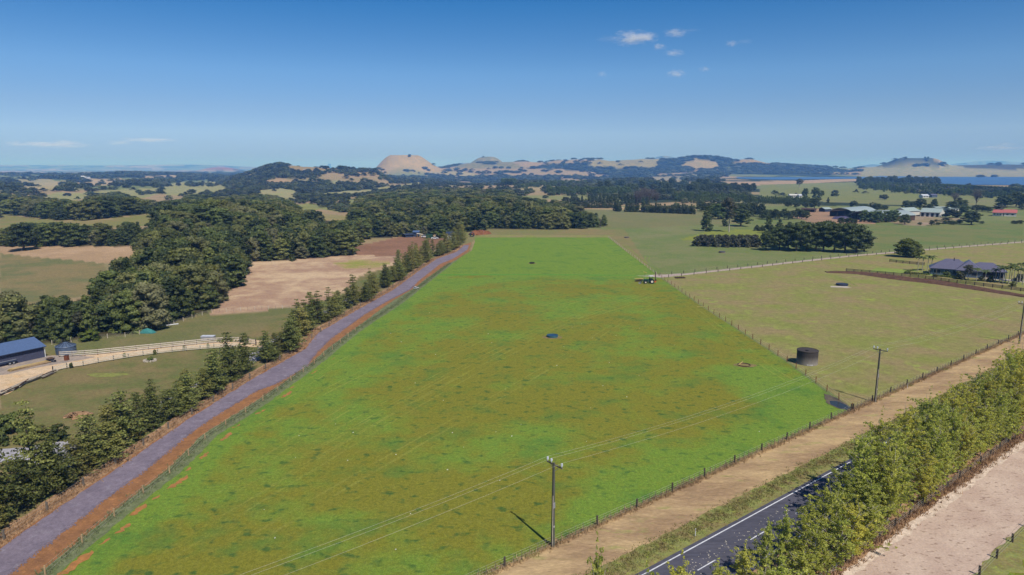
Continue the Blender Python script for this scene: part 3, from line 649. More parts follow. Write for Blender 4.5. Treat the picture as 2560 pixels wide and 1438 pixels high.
def trunk(h, r, rg, mat, nb=6, lean=.03, z0=.35, spread=.3, name='trunk'):
    mb = MB(); pts = [Vector((0,0,-.3))]
    for k in range(1, 6): pts.append(Vector((rg.normal(0, lean)*h*k/5, rg.normal(0, lean)*h*k/5, h*k/5)))
    for k in range(5): mb.tube(pts[k], pts[k+1], r*(1-k*.18), r*(1-(k+1)*.18), 7, False)
    for i in range(nb):
        f = z0+(1-z0)*.8*i/max(nb-1,1); j = min(int(f*5), 4); p = pts[j].lerp(pts[j+1], f*5-j); a = rg.uniform(0, 6.28)
        L = spread*h*(1-f*.6); q = p+Vector((math.cos(a)*L, math.sin(a)*L, L*rg.uniform(.4, .9)))
        mb.tube(p, q, r*.45*(1-f*.5), r*.12, 5, False)
    return mb.mesh(name, mat, True)
def pine_proto(seed, h, Rm, dens=1.0):
    rg = np.random.default_rng(seed); cl = []
    z = h*.12
    while z < h*.99:
        t = z/h; L = Rm*(1.05-t)**.6*(1 if t > .2 else .8); nb = int(5+2*(1-t))
        a0 = rg.uniform(0, 6.28)
        for b in range(nb):
            a = a0+b*6.28/nb+rg.normal(0, .25); l = L*rg.uniform(.55, 1.2)
            if rg.uniform() < .2: continue
            for k in np.arange(.35, l, .55):
                s = .26+.16*rg.uniform()
                cl.append((math.cos(a)*k, math.sin(a)*k, z+k*.22-.10*k*k/max(l,.5)+rg.normal(0,.06), s*1.25, s*1.25, s*.62))
        z += h*.055*rg.uniform(.7, 1.5)
    cl.append((0, 0, h*.97, .18, .18, .45))
    cr = leafmesh('crown', cl, 22*dens, .14, F_['pine'], rg, None, .6)
    return trunk(h*.95, .14, rg, M['bark'], 14, .012, .15, .16), cr, h, Rm
def poplar_proto(seed, h, Rm, nb=32, per=34):
    rg = np.random.default_rng(seed); cl = []; mb = MB()
    for i in range(nb):
        z0 = h*(.05+.78*i/nb); a = i*2.4+rg.normal(0,.35); L = Rm*1.5*(1.02-z0/h)**.5*rg.uniform(.6, 1.25)
        up = rg.uniform(.6, 1.7); d = Vector((math.cos(a), math.sin(a), up)).normalized(); p = Vector((0,0,z0))
        mb.tube(p, p+d*L, .035, .012, 4, False)
        for k in np.arange(.4, L, .45):
            q = p+d*k; s = (.16+.15*rg.uniform())*(1.25-.5*k/L); cl.append((q.x+rg.normal(0,.17), q.y+rg.normal(0,.17), q.z+rg.normal(0,.14), s, s, s*1.15))
    for k in range(6): cl.append((rg.normal(0,.07), rg.normal(0,.07), h*(.84+.04*k), .13, .13, .24))
    cr = leafmesh('crown', cl, per, .098, F_['poplar'], rg, None, .9)
    tk = MB()
    pts = [Vector((rg.normal(0,.05)*k, rg.normal(0,.05)*k, h*k/6-.2)) for k in range(7)]
    for k in range(6): tk.tube(pts[k], pts[k+1], .10*(1-k*.15), .10*(1-(k+1)*.15), 6, False)
    b = len(tk.v); tk.v += mb.v; tk.f += [tuple(b+i for i in f) for f in mb.f]
    return tk.mesh('trunk', M['pale_bark'], True), cr, h, Rm
def broad_proto(seed, h, Rm, fol, nb=34, per=70, size=.36, base=.22, layered=True, top=1.0, barkm='bark', cone=0.):
    rg = np.random.default_rng(seed); cl = []
    for i in range(nb):
        t = (i+.5)/nb; zz = base+(1-base)*t
        prof = math.sqrt(max(0, 1-((zz-base-.30)/(1.02-base-.30))**2)) if zz > base+.30 else .72+.28*math.sin((zz-base)/.30*1.57)
        prof *= 1-cone*t
        rr = Rm*prof*rg.uniform(.55, .92)*(1 if rg.uniform() < .75 else .45); a = i*2.399+rg.normal(0,.3)
        s = Rm*rg.uniform(.24, .40)*(1-cone*t*.5)
        cl.append((math.cos(a)*rr, math.sin(a)*rr, h*zz*top-s*.3, s, s, s*(.5 if layered else .78)))
    cl.append((0, 0, h*.90, Rm*.3, Rm*.3, Rm*.22)); cl.append((0, 0, h*(base+.35), Rm*.62, Rm*.62, h*.22))
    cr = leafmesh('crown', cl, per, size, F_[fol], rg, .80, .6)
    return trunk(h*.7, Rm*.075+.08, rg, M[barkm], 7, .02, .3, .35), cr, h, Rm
def small_proto(seed, h, Rm, fol, nb=9, per=22, size=.9, conic=False, mat=None):
    rg = np.random.default_rng(seed); cl = []
    for i in range(nb):
        t = (i+.5)/nb; a = i*2.4; 
        rr = Rm*(.75*(1-t) if conic else .62*math.sqrt(max(.05, 1-t*t)))*rg.uniform(.6, 1.1); s = Rm*rg.uniform(.34, .5)*(1-.45*t if conic else 1)
        cl.append((math.cos(a)*rr, math.sin(a)*rr, h*(.22+.66*t), s, s, s*.8))
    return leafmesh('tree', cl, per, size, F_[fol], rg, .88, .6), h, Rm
def bare_proto(seed, h, Rm):
    rg = np.random.default_rng(seed); mb = MB(); cl = []
    for i in range(26):
        a = rg.uniform(0, 6.28); z0 = h*rg.uniform(.1, .45); L = h*rg.uniform(.3, .55); s = Rm/h*1.3
        q = Vector((math.cos(a)*L*s, math.sin(a)*L*s, z0+L)); mb.tube((0,0,z0), q, .12, .03, 4, False)
        for k in range(4):
            w = Vector((0,0,z0)).lerp(q, .5+k*.14); v = w+Vector((rg.normal(0,1)*Rm*.3, rg.normal(0,1)*Rm*.3, abs(rg.normal(0,1))*h*.12)); mb.tube(w, v, .06, .02, 3, False)
            cl.append((v.x, v.y, v.z, Rm*.2, Rm*.2, h*.05))
    tk = trunk(h*.8, .28, rg, M['bark'], 6, .01, .3, .3)
    cr = leafmesh('crown', cl, 9, .30, F_['purple'], rg, None, .9)
    mb2 = MB(); mb2.v = mb.v; mb2.f = mb.f
    return tk, cr, h, Rm, mb2.mesh('branches', M['bark'])
PROTO = {}
PROTO['pine'] = [pine_proto(100+i, 10, 2.5) for i in range(6)]
PROTO['poplar'] = [poplar_proto(200+i, 8.5, 2.2) for i in range(6)]
PROTO['tall_poplar'] = [poplar_proto(220+i, 12, 2.7, 54, 30) for i in range(6)]
PROTO['broad'] = [broad_proto(300+i, 12, 6.0, 'totara') for i in range(4)]
PROTO['round'] = [broad_proto(320, 8, 5.2, 'yellow', 44, 110, .30, .16, True)]
PROTO['light'] = [broad_proto(340+i, 11, 4.5, 'light', 26, 60, .38, .1, False) for i in range(3)]
PROTO['gum'] = [broad_proto(360+i, 18, 5.0, 'grey', 22, 50, .36, .42, False, barkm='pale_bark') for i in range(2)]
PROTO['cone'] = [broad_proto(380+i, 13, 3.8, 'totara', 30, 60, .34, .05, False, cone=.6) for i in range(3)]
PROTO['shrub'] = [broad_proto(400+i, 4, 2.6, 'grey', 18, 60, .26, .05, False) for i in range(3)]
PROTO['bushy'] = [broad_proto(410+i, 3, 1.8, 'bush', 14, 60, .2, .03, False) for i in range(3)]
PROTO['hedge'] = [broad_proto(420+i, 2, 1.4, 'hedge', 12, 60, .14, .02, False) for i in range(2)]
cnt = {}
def put_tree(kind, name, loc, h, w, label, group=None, cat='tree', rz=None):
    ps = PROTO[kind]; p = ps[random.randrange(len(ps))]
    e = empty(name, loc, random.uniform(0, 6.28) if rz is None else rz, label, cat, group)
    e.scale = (w/2/p[3], w/2/p[3], h/p[2])
    link(bpy.data.objects.new('trunk', p[0]), e); link(bpy.data.objects.new('crown', p[1]), e)
    return e
def tree_px(kind, name, px, py, hpx, wpx, label, group=None, cat='tree'):
    q = P(px, py); d = q.y*cp+(CAMH-q.z)*sp
    return put_tree(kind, name, q, hpx*d/FPX*1.03, wpx*d/FPX, label, group, cat)

# shelterbelt of young pines along the gravel drive
y = 44.0; i = 0; pines = []
while y < 402:
    gap = random.random() < .12
    h = 9.2*random.uniform(.58, 1.22)*(1.2 if y < 85 else .86 if y < 135 else .98) * (1.1 if y > 250 else 1)
    if not gap:
        seg = ('near' if y < 115 else 'middle' if y < 230 else 'far')
        lab = {'near': 'dark green young pine in the near stretch of the shelterbelt beside the gravel drive',
               'middle': 'dark green young pine in the middle stretch of the shelterbelt beside the gravel drive',
               'far': 'dark green young pine in the close-packed far stretch of the shelterbelt beside the drive'}[seg]
        grp = 'pines in the %s stretch of the shelterbelt' % seg
        put_tree('pine', 'pine_tree', (belt_line(y, -.4+random.uniform(-2.4, .9)), y, 0), h, random.uniform(4.2, 7.8), lab, grp)
        if random.random() < (.95 if y < 95 else .75): put_tree('pine', 'pine_tree', (belt_line(y, -2.4+random.uniform(-1.6, 2.2)), y+random.uniform(.6, 2.4), 0), h*random.uniform(.35, .8), random.uniform(4.2, 6.4), lab, grp)
    y += random.uniform(1.6, 2.4) if y < 92 else random.uniform(2.0, 3.1) if y < 130 else random.uniform(2.6, 3.9)
# poplars between the road and the sand track
s = -16.5
while s < 175:
    n = random.uniform(8.6, 9.8) if s < 26 else random.uniform(7.8, 9.0)
    h = float(np.interp(s, [-4,10,20,30,60,175], [7.3,7.5,8.3,11.6,12.4,12.4]))*random.uniform(.74, 1.1)
    if s < -14: h, n = 14.0, 9.0
    elif s < -8: h = 10.3
    elif s < -2: h = 8.6
    near = s < 45
    lab = 'leafy yellow-green young poplar at the near end of the row beside the road' if near else 'leafy yellow-green young poplar farther up the row between road and sand track'
    grp = 'poplars at the near end of the roadside row' if near else 'poplars farther up the roadside row'
    if s < -14: lab, grp = 'tall sparse poplar at the bottom edge, left of the white road edge line', None
    kd = 'poplar' if s < 24 else 'tall_poplar'
    put_tree(kd, 'poplar_tree', (*R(s, n), 0), h, random.uniform(3.7, 4.8) if s < 24 else random.uniform(5.4, 6.8), lab, grp)
    if s > 0:
        put_tree(kd, 'poplar_tree', (*R(s+1.4, n+2.9+random.uniform(-.4,.4)), 0), h*random.uniform(.7, .92), random.uniform(4.6, 5.6), lab, grp)
    s += 5.6 if s < -3 else random.uniform(3.0, 4.4) if s < 24 else random.uniform(2.6, 3.8)

# single trees and groups named by where they stand  (kind, px, base py, height px, width px, label, group)
TL = [
 ('round',2267,643,44,62,'round-crowned broad tree standing alone beside the farm lane, above the grey-roofed house'),
 ('broad',60,626,66,76,'dark spreading tree standing alone on the tan field at the left edge'),
 ('cone',1766,578,60,36,'dark pointed evergreen left of the tall pale-trunked gum tree'),
 ('gum',1822,580,82,40,'tall gum tree with a bare pale trunk and open crown in the right pasture'),
 ('bushy',1811,566,17,18,'small round bush at the foot of the tall gum tree'),
 ('broad',1852,566,42,52,'dense dark tree just right of the tall gum tree'),
 ('light',1795,548,36,44,'light green tree behind the dark pointed evergreen'),
 ('broad',1750,527,24,26,'small dark tree left of the light green tree, at the pasture edge'),
 ('broad',2428,562,33,44,'dense round tree below the red-roofed houses on the right'),
 ('broad',2262,561,24,30,'dark round tree at the right end of the light green trees below the farm sheds'),
 ('broad',2329,564,13,15,'small round bush between the farm sheds and the big round tree'),
 ('broad',2512,519,30,44,'large dark tree behind the red-roofed houses'),
 ('bare',2440,514,42,32,'tall leafless purplish tree behind the farmyard trees'),
 ('bare',2386,508,26,28,'leafless brownish tree behind the low long shed'),
 ('cone',2070,507,13,10,'small dark cone-shaped tree alone in the pasture above the farm sheds'),
 ('broad',2054,492,15,13,'small round-headed tree right of the pair of large trees by the white farmhouse'),
 ('broad',2013,497,25,18,'large dark tree immediately right of the white farmhouse'),
 ('broad',2038,500,30,24,'tallest dark tree of the clump by the white farmhouse'),
 ('gum',1998,470,22,20,'open-crowned pine standing above the white farmhouse'),
 ('light',2410,531,15,34,'low spreading light green tree below the long shed'),
 ('gum',2497,533,20,30,'grey-green tree behind the nearer red roof'),
]
bares = [bare_proto(500+i, 18, 5) for i in range(2)]
def put_bare(px, py, hpx, wpx, label, group=None):
    q = P(px, py); d = q.y*cp+(CAMH-q.z)*sp; p = bares[random.randrange(2)]
    e = empty('bare_tree', q, random.uniform(0, 6), label, 'tree', group)
    e.scale = (wpx*d/FPX/2/p[3],)*2 + (hpx*d/FPX/p[2],)
    link(bpy.data.objects.new('trunk', p[0]), e); link(bpy.data.objects.new('branch_mass', p[4]), e); link(bpy.data.objects.new('crown', p[1]), e)
for kd, px, py, hp, wp, lab in TL:
    if kd == 'bare': put_bare(px, py, hp, wp, lab)
    else: tree_px(kd, {'gum':'gum_tree','cone':'conifer_tree','bushy':'bush'}.get(kd, 'broadleaf_tree'), px, py, hp, wp, lab)
for k in range(7):
    put_bare(1592+k*8, 512-(k % 3)*3, 42-3*abs(k-3)+random.uniform(-3, 3), 22, 'tall bare purplish tree in the clump above the shelter rows', 'bare purplish trees in one clump')
G = [  # groups: kind, name, label, group, cat, list of (px,py,h,w)
 ('broad','totara_tree','massive dark evergreen in the grove beside the farm lane','dark evergreens of the grove beside the farm lane','tree',
  [(1914,626,44,40),(1948,626,58,52),(1970,622,60,50),(1990,628,68,62),(2016,628,68,58),(2040,622,64,50),(2058,628,72,62),(2085,630,68,60),(2112,632,72,62),(2140,632,66,72),(2160,629,48,46),(2000,612,56,50),(2070,612,58,50),(2125,612,52,50),(1935,612,44,40)]),
 ('cone','conifer_tree','dark tree behind the grove beside the farm lane','dark trees behind the grove','tree',
  [(1921,584,40,30),(1948,588,38,30),(1972,588,32,30),(1995,588,30,34),(2020,584,28,34),(2048,580,24,30),(1892,577,14,20),(1905,578,14,20)]),
 ('shrub','shrub','grey-green shrub in the long low thicket left of the grove','shrubs of the long low thicket','shrub',
  [(1742+k*12.5,616+(.4*k if k<6 else 2.4)-(k%2)*2,23+3*math.sin(k*1.3),24) for k in range(13)]+[(1760+k*18,608,20,26) for k in range(8)]),
 ('light','light_green_tree','light green tree in the clump in front of the curved farm sheds','light green trees in front of the farm sheds','tree',
  [(2160,555,28,28),(2178,556,26,26),(2197,557,28,26),(2216,556,27,26),(2237,555,28,28),(2187,553,24,24),(2226,553,26,24)]),
 ('broad','hedgerow_tree','small dark tree in the row below the farm sheds','small trees below the farm sheds','tree',
  [(2103,560,16,20),(2122,560,15,24),(2135,560,12,16),(2345,563,7,12),(2362,560,8,12),(2384,562,9,18),(2398,560,11,16),(2375,560,8,12),(2300,563,7,12),(2455,560,7,12),(2535,560,8,16),(2550,560,9,18),(2340,555,6,10)]),
 ('broad','farmyard_tree','dark tree among the farmyard buildings','dark trees among the farmyard buildings','tree',
  [(2161,524,13,26),(2193,526,16,26),(2211,526,12,20),(2265,524,22,24),(2280,524,20,26),(2300,524,27,28),(2322,530,20,20),(2335,524,26,16),(2380,528,24,34),(2406,526,25,34),(2440,529,16,26),(2455,529,15,24),(2470,530,13,22),(2540,517,36,36),(2556,520,34,30),(2525,512,26,26)]),
 ('cone','shelter_tree','dark tree in the shelter rows beyond the long pasture','dark trees of the shelter rows beyond the pasture','tree',
  [(1538+k*5.6,528+k*.2+(k%3)*.4,20+random.uniform(-3,4),15) for k in range(36) if k not in (3,4,11)]+[(1455+k*6.2,521,14+random.uniform(-3,5),13) for k in range(14)]+
  [(1410+k*9,511+random.uniform(-3,2),15+random.uniform(-3,6),15) for k in range(24)]+[(1480+k*10,502+random.uniform(-3,2),16,16) for k in range(12)]),
 ('broad','pasture_edge_tree','dark tree in the belt behind the tall gum tree','dark trees in the belt behind the gum tree','tree',
  [(1780+k*9.5,541+random.uniform(-3,2),26+random.uniform(-5,7),22) for k in range(14)]+[(1905+k*11,549+random.uniform(-2,1),22+random.uniform(-4,5),20) for k in range(11)]+[(1760+k*12,530,22,20) for k in range(11)]+[(2030,518,22,20),(2036,522,28,28),(2015,520,14,20),(1990,519,12,20),(1970,518,14,20)]),
 ('light','row_poplar','slim green tree in the plantation rows above the pasture','slim green trees of the plantation rows','tree',
  [(1860+k*5.2,509+k*.12,19+random.uniform(-2,3),8) for k in range(32)]+[(1690+k*6,499+random.uniform(-3,3)+k*.15,17+random.uniform(-2,4),10) for k in range(30)]+[(1700+k*7,507+random.uniform(-2,2),12,9) for k in range(22)]),
 ('light','far_plantation_tree','slim green tree in the young plantation near the lake','slim green trees of the young plantation near the lake','tree',
  [(2150+k*7.5,474+random.uniform(-4,3)+k*.45,15+random.uniform(-2,3),10) for k in range(54)]+[(2180+k*9,468+k*.35,14,11) for k in range(42)]),
 ('broad','lakeside_tree','dark tree of the wood on the near lake shore','dark trees of the wood on the near lake shore','tree',
  [(2145+k*6.0,462+random.uniform(-4,3),18+random.uniform(-4,3),17) for k in range(34)]+[(2330+k*9,472+k*.5,14,16) for k in range(26)]),
 ('broad','mid_tree','dark tree in the wood beyond the plantation rows','dark trees of the wood beyond the plantation rows','tree',
  [(1500+k*9.5,478+random.uniform(-8,8),22+random.uniform(-6,5),24) for k in range(30)]+[(1730+k*9,480+random.uniform(-6,4),20,17) for k in range(18)]+[(1640+k*8,492,20,18) for k in range(6)]),
 ('light','willow','pale green tree in the block beyond the bush','pale green trees of the block beyond the bush','tree',
  [(1290+k*9,470-k*.5+random.uniform(-3,3),12,13) for k in range(20)]+[(1370+k*7,487+random.uniform(-3,3),20,13) for k in range(30)]+[(1250+k*7,463,16,16) for k in range(6)]),
]
for kd, nm, lab, grp, cat, lst in G:
    for (px, py, hp, wp) in lst: tree_px(kd, nm, px, py, hp, wp, lab, grp, cat)

# native bush: nearest trees one by one, the rest as one mass
def keep(x, y, z, h, margin=.0):
    px, py = proj(x, y, z); tx, ty = proj(x, y, z+h)
    ok = np.zeros(x.shape, bool)
    for poly in SIL: ok |= inpoly(px, py, poly) & inpoly(tx, ty, poly)
    for hl in HOLES: ok &= ~inpoly(px, py, hl) & ~inpoly(tx, ty+3, hl)
    return ok
gx, gy = [], []
for (xa, xb, ya, yb, st) in ((-420, 150, 140, 420, 5.2), (-640, 240, 420, 700, 7.0), (-1000, 500, 700, 1300, 9.5)):
    ax, ay = np.meshgrid(np.arange(xa, xb, st), np.arange(ya, yb, st*1.08)); ax = ax+rng.uniform(-.42, .42, ax.shape)*st; ay = ay+rng.uniform(-.42, .42, ay.shape)*st
    gx.append(ax.ravel()); gy.append(ay.ravel())
gx = np.concatenate(gx); gy = np.concatenate(gy); gz = H(gx, gy)
dist = np.hypot(gx, gy)
hh = rng.uniform(6.2, 14.2, len(gx))*np.where(dist < 260, .92, 1)
hh = hh*(1+.25*(fbm(gx, gy, 60, 90, 2)-.5)*2)
k_ = keep(gx, gy, gz, hh*.97); gx, gy, gz, hh, dist = [a[k_] for a in (gx, gy, gz, hh, dist)]
od = np.argsort(dist); gx, gy, gz, hh, dist = [a[od] for a in (gx, gy, gz, hh, dist)]
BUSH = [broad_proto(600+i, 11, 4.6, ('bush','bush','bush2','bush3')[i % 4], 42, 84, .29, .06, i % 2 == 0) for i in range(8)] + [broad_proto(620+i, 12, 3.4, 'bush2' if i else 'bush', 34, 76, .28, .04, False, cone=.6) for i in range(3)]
NI = 300
lefts = 0
for i in range(min(NI, len(gx))):
    p = BUSH[rng.integers(0, len(BUSH))]; o = bpy.data.objects.new('bush_tree', p[1]); link(o)
    s_ = hh[i]/p[2]; w_ = rng.uniform(.72, 1.35)*max(s_, .8)
    o.location = (gx[i], gy[i], gz[i]-.3); o.scale = (w_, w_, s_*1.02); o.rotation_euler = (0, 0, rng.uniform(0, 6.28))
    bpx, bpy_ = proj(gx[i], gy[i], gz[i])
    where = 'behind the long blue shed' if bpx < 150 else 'behind the leaning pole' if bpx < 330 else 'behind the teal tarpaulin' if bpx < 450 else 'at the corner beside the tan hay field'
    row = 'in the front rows' if dist[i] < 205 else 'deeper in the bush'
    tag(o, 'native tree %s, %s' % (row, where), 'tree', 'native trees %s %s' % (row, where))
# unlinked prototypes for the mass
def scatter(name, pts, scl, rot, idx, meshes, label=None):
    m = bpy.data.meshes.new(name); pts = np.asarray(pts, np.float32); m.vertices.add(len(pts)); m.vertices.foreach_set('co', pts.ravel())
    a = m.attributes.new('scl', 'FLOAT_VECTOR', 'POINT'); a.data.foreach_set('vector', np.asarray(scl, np.float32).ravel())
    a = m.attributes.new('rot', 'FLOAT_VECTOR', 'POINT'); a.data.foreach_set('vector', np.c_[np.zeros(len(pts)), np.zeros(len(pts)), rot].astype(np.float32).ravel())
    a = m.attributes.new('idx', 'INT', 'POINT'); a.data.foreach_set('value', np.asarray(idx, np.int32))
    o = link(bpy.data.objects.new(name, m))
    g = bpy.data.node_groups.new(name, 'GeometryNodeTree'); g.interface.new_socket('Geometry', in_out='INPUT', socket_type='NodeSocketGeometry'); g.interface.new_socket('Geometry', in_out='OUTPUT', socket_type='NodeSocketGeometry')
    N = g.nodes; gi = N.new('NodeGroupInput'); go = N.new('NodeGroupOutput'); iop = N.new('GeometryNodeInstanceOnPoints'); jn = N.new('GeometryNodeJoinGeometry')
    for me in reversed(meshes):
        po = bpy.data.objects.new(name+'_leafage', me); oi = N.new('GeometryNodeObjectInfo'); oi.inputs['Object'].default_value = po; oi.inputs['As Instance'].default_value = True
        g.links.new(oi.outputs['Geometry'], jn.inputs[0])
    def na(nm, ty):
        x = N.new('GeometryNodeInputNamedAttribute'); x.data_type = ty; x.inputs['Name'].default_value = nm; return x.outputs['Attribute']
    g.links.new(gi.outputs[0], iop.inputs['Points']); g.links.new(jn.outputs[0], iop.inputs['Instance']); iop.inputs['Pick Instance'].default_value = True
    g.links.new(na('idx', 'INT'), iop.inputs['Instance Index']); g.links.new(na('scl', 'FLOAT_VECTOR'), iop.inputs['Scale'])
    g.links.new(na('rot', 'FLOAT_VECTOR'), iop.inputs['Rotation']); g.links.new(iop.outputs[0], go.inputs[0])
    md = o.modifiers.new('scatter', 'NODES'); md.node_group = g
    tag(o, label, None, None, 'stuff'); return o
n2 = len(gx)-NI
if n2 > 0:
    ix = rng.integers(0, len(BUSH), n2); ph = np.array([p[2] for p in BUSH])[ix]; s_ = hh[NI:]/ph
    grow = np.where(dist[NI:] > 700, 1.75, np.where(dist[NI:] > 420, 1.3, 1.0)); w_ = rng.uniform(.85, 1.2, n2)*s_*grow
    scatter('native_bush', np.c_[gx[NI:], gy[NI:], gz[NI:]-.4], np.c_[w_, w_, s_*1.03], rng.uniform(0, 6.28, n2), ix, [p[1] for p in BUSH], 'dense dark native bush covering the slopes behind the drive')
# far country: trees and woods out to the hills
SM = [small_proto(700+i, 12, 7, 'farbush', 10, 24, 1.1) for i in range(3)] + [small_proto(710+i, 14, 5, 'farbush', 10, 22, .9, True) for i in range(2)]
fx_, fy_, fs_ = [], [], []
r_ = 620.0
while r_ < 7200:
    sp_ = max(9.0, r_*.0072); az = np.arange(math.radians(-41), math.radians(41), sp_/r_); az = az+rng.uniform(-.45, .45, len(az))*sp_/r_
    rr_ = r_*1.0+rng.uniform(-.5, .5, len(az))*sp_*2.0
    fx_.append(np.sin(az)*rr_); fy_.append(np.cos(az)*rr_); fs_.append(np.full(len(az), sp_)); r_ += sp_*2.0 if r_ > 2500 else sp_*1.5
fx_ = np.concatenate(fx_); fy_ = np.concatenate(fy_); fs_ = np.concatenate(fs_); fz_ = H(fx_, fy_); fr = np.hypot(fx_, fy_)
px, py = proj(fx_, fy_, fz_)
den = fbm(fx_, fy_, 330, 40, 4); wood = den > np.where(fr < 1200, .52, .545)
prob = np.where(wood, .92, .06+.25*(fbm(fx_, fy_, 90, 60, 2) > .6))
def inn(polys): 
    m = np.zeros(px.shape, bool)
    for p_ in polys: m |= inpoly(px, py, p_)
    return m
PAST = [r[0] for r in REG if min(q[1] for q in r[0]) > 380 and max(q[1] for q in r[0]) < 506]
prob = np.where(inn(PAST), .04, prob)
OPEN = [[(1440,512),(2600,500),(2600,760),(1440,760)], [(1880,463),(2150,452),(2230,476),(2330,490),(2600,505),(2600,700),(1440,530),(1440,500),(1860,500)], [(0,500),(700,500),(1200,600),(1200,900),(0,900)]]
prob = np.where(inn(OPEN), .012, prob)
FOR = [[(640,425),(665,406),(720,404),(745,440),(700,450),(640,445)],[(560,445),(640,425),(700,450),(600,475),(500,470)],[(330,462),(560,448),(640,432),(560,434),(420,448),(300,458)],
  [(1000,418),(1110,416),(1180,425),(1180,432),(1000,430)],[(900,428),(940,404),(960,425),(950,436)],[(820,430),(880,412),(890,440),(820,440)],[(1640,406),(1740,388),(1830,398),(1850,404),(1740,397),(1660,409)],
  [(1360,412),(1480,406),(1480,432),(1380,432)],[(1480,420),(2080,420),(2080,436),(1480,438)],[(2140,458),(2240,444),(2350,455),(2360,466),(2140,466)],[(1300,445),(1380,440),(1640,452),(1640,475),(1400,480),(1290,460)]]
prob = np.where(inn(FOR) & ~inn(PAST) & (fbm(fx_, fy_, 160, 70, 3) > .36), .92, prob)
lk = inn(LAKES_PX) | ((fz_ < -.9) & (fr > 1500) & (fx_/fy_ > .3) & (py > 436) & (py < 470)); prob = np.where(lk, 0, prob)
prob = np.where(fr > 6900, 0, prob)
prob = np.where(inn([[(915,424),(950,400),(995,384),(1060,384),(1112,420)],[(1135,420),(1190,388),(1250,388),(1310,420)],[(2150,446),(2195,400),(2245,392),(2330,392),(2352,408),(2560,424),(2560,446)]]), .004, prob)
sil = np.zeros(px.shape, bool)
for poly in SIL: sil |= inpoly(px, py, poly)
prob = np.where(sil & (fr < 1300), 0, prob)
prob = np.where(inn([[(2195,415),(2245,397),(2330,397),(2352,411),(2300,416)],[(1195,405),(1215,397),(1250,399),(1240,412),(1200,414)]]), .45, prob)
k_ = rng.uniform(0, 1, len(px)) < prob
fx_, fy_, fz_, fs_, wd, fr = [a[k_] for a in (fx_, fy_, fz_, fs_, wood, fr)]
nf = len(fx_); ix = rng.integers(0, 5, nf); pr = np.array([p[2] for p in SM])[ix]; phh = np.array([p[1] for p in SM])[ix]
wr = fs_*rng.uniform(.55, .95, nf); hr = np.clip(fs_*rng.uniform(.5, .85, nf), 5.5, 13)
scatter('distant_woods', np.c_[fx_, fy_, fz_-.5], np.c_[wr/pr, wr/pr, hr/phh], rng.uniform(0, 6.28, nf), ix, [p[0] for p in SM], 'scattered trees and woods of the distant farm country')
print('bush', len(gx), 'far', nf)

# ------------------------------------------------------------------ built things
def g(px, py): return P(px, py)
COL = dict(post=(86,76,66), greypost=(120,110,98), palewood=(196,184,166), rail=(206,196,180), darkrail=(66,58,50), slate=(74,76,96), blueroof=(90,110,146),
  tank=(88,102,124), concrete=(128,120,112), white=(214,214,214), rust=(120,70,44), yellow=(196,168,84), black=(34,34,38), tyre=(36,36,38), green=(40,78,58),
  roofgrey=(104,102,122), wallblue=(96,112,132), greenroof=(158,172,168), palewall=(212,208,200), redroof=(182,104,98), steel=(150,150,154), pole=(92,92,82), insul=(200,204,214),
  wire=(188,186,174), teal=(60,128,124), dkblue=(52,62,84), tan=(190,160,120), water=(40,72,104), brown=(84,62,48), hay=(196,170,104), glass=(46,54,64), orange=(200,110,60), trough=(66,104,108), cream=(216,206,186))
for k_n, v_ in COL.items(): M['c_'+k_n] = plain('paint_'+k_n, v_, .75 if k_n not in ('glass','water','steel','tank','blueroof','roofgrey') else .4, .3)
M['c_galv'] = plain('galvanised_roof', (176,188,186), .45, .4, .25, .12)
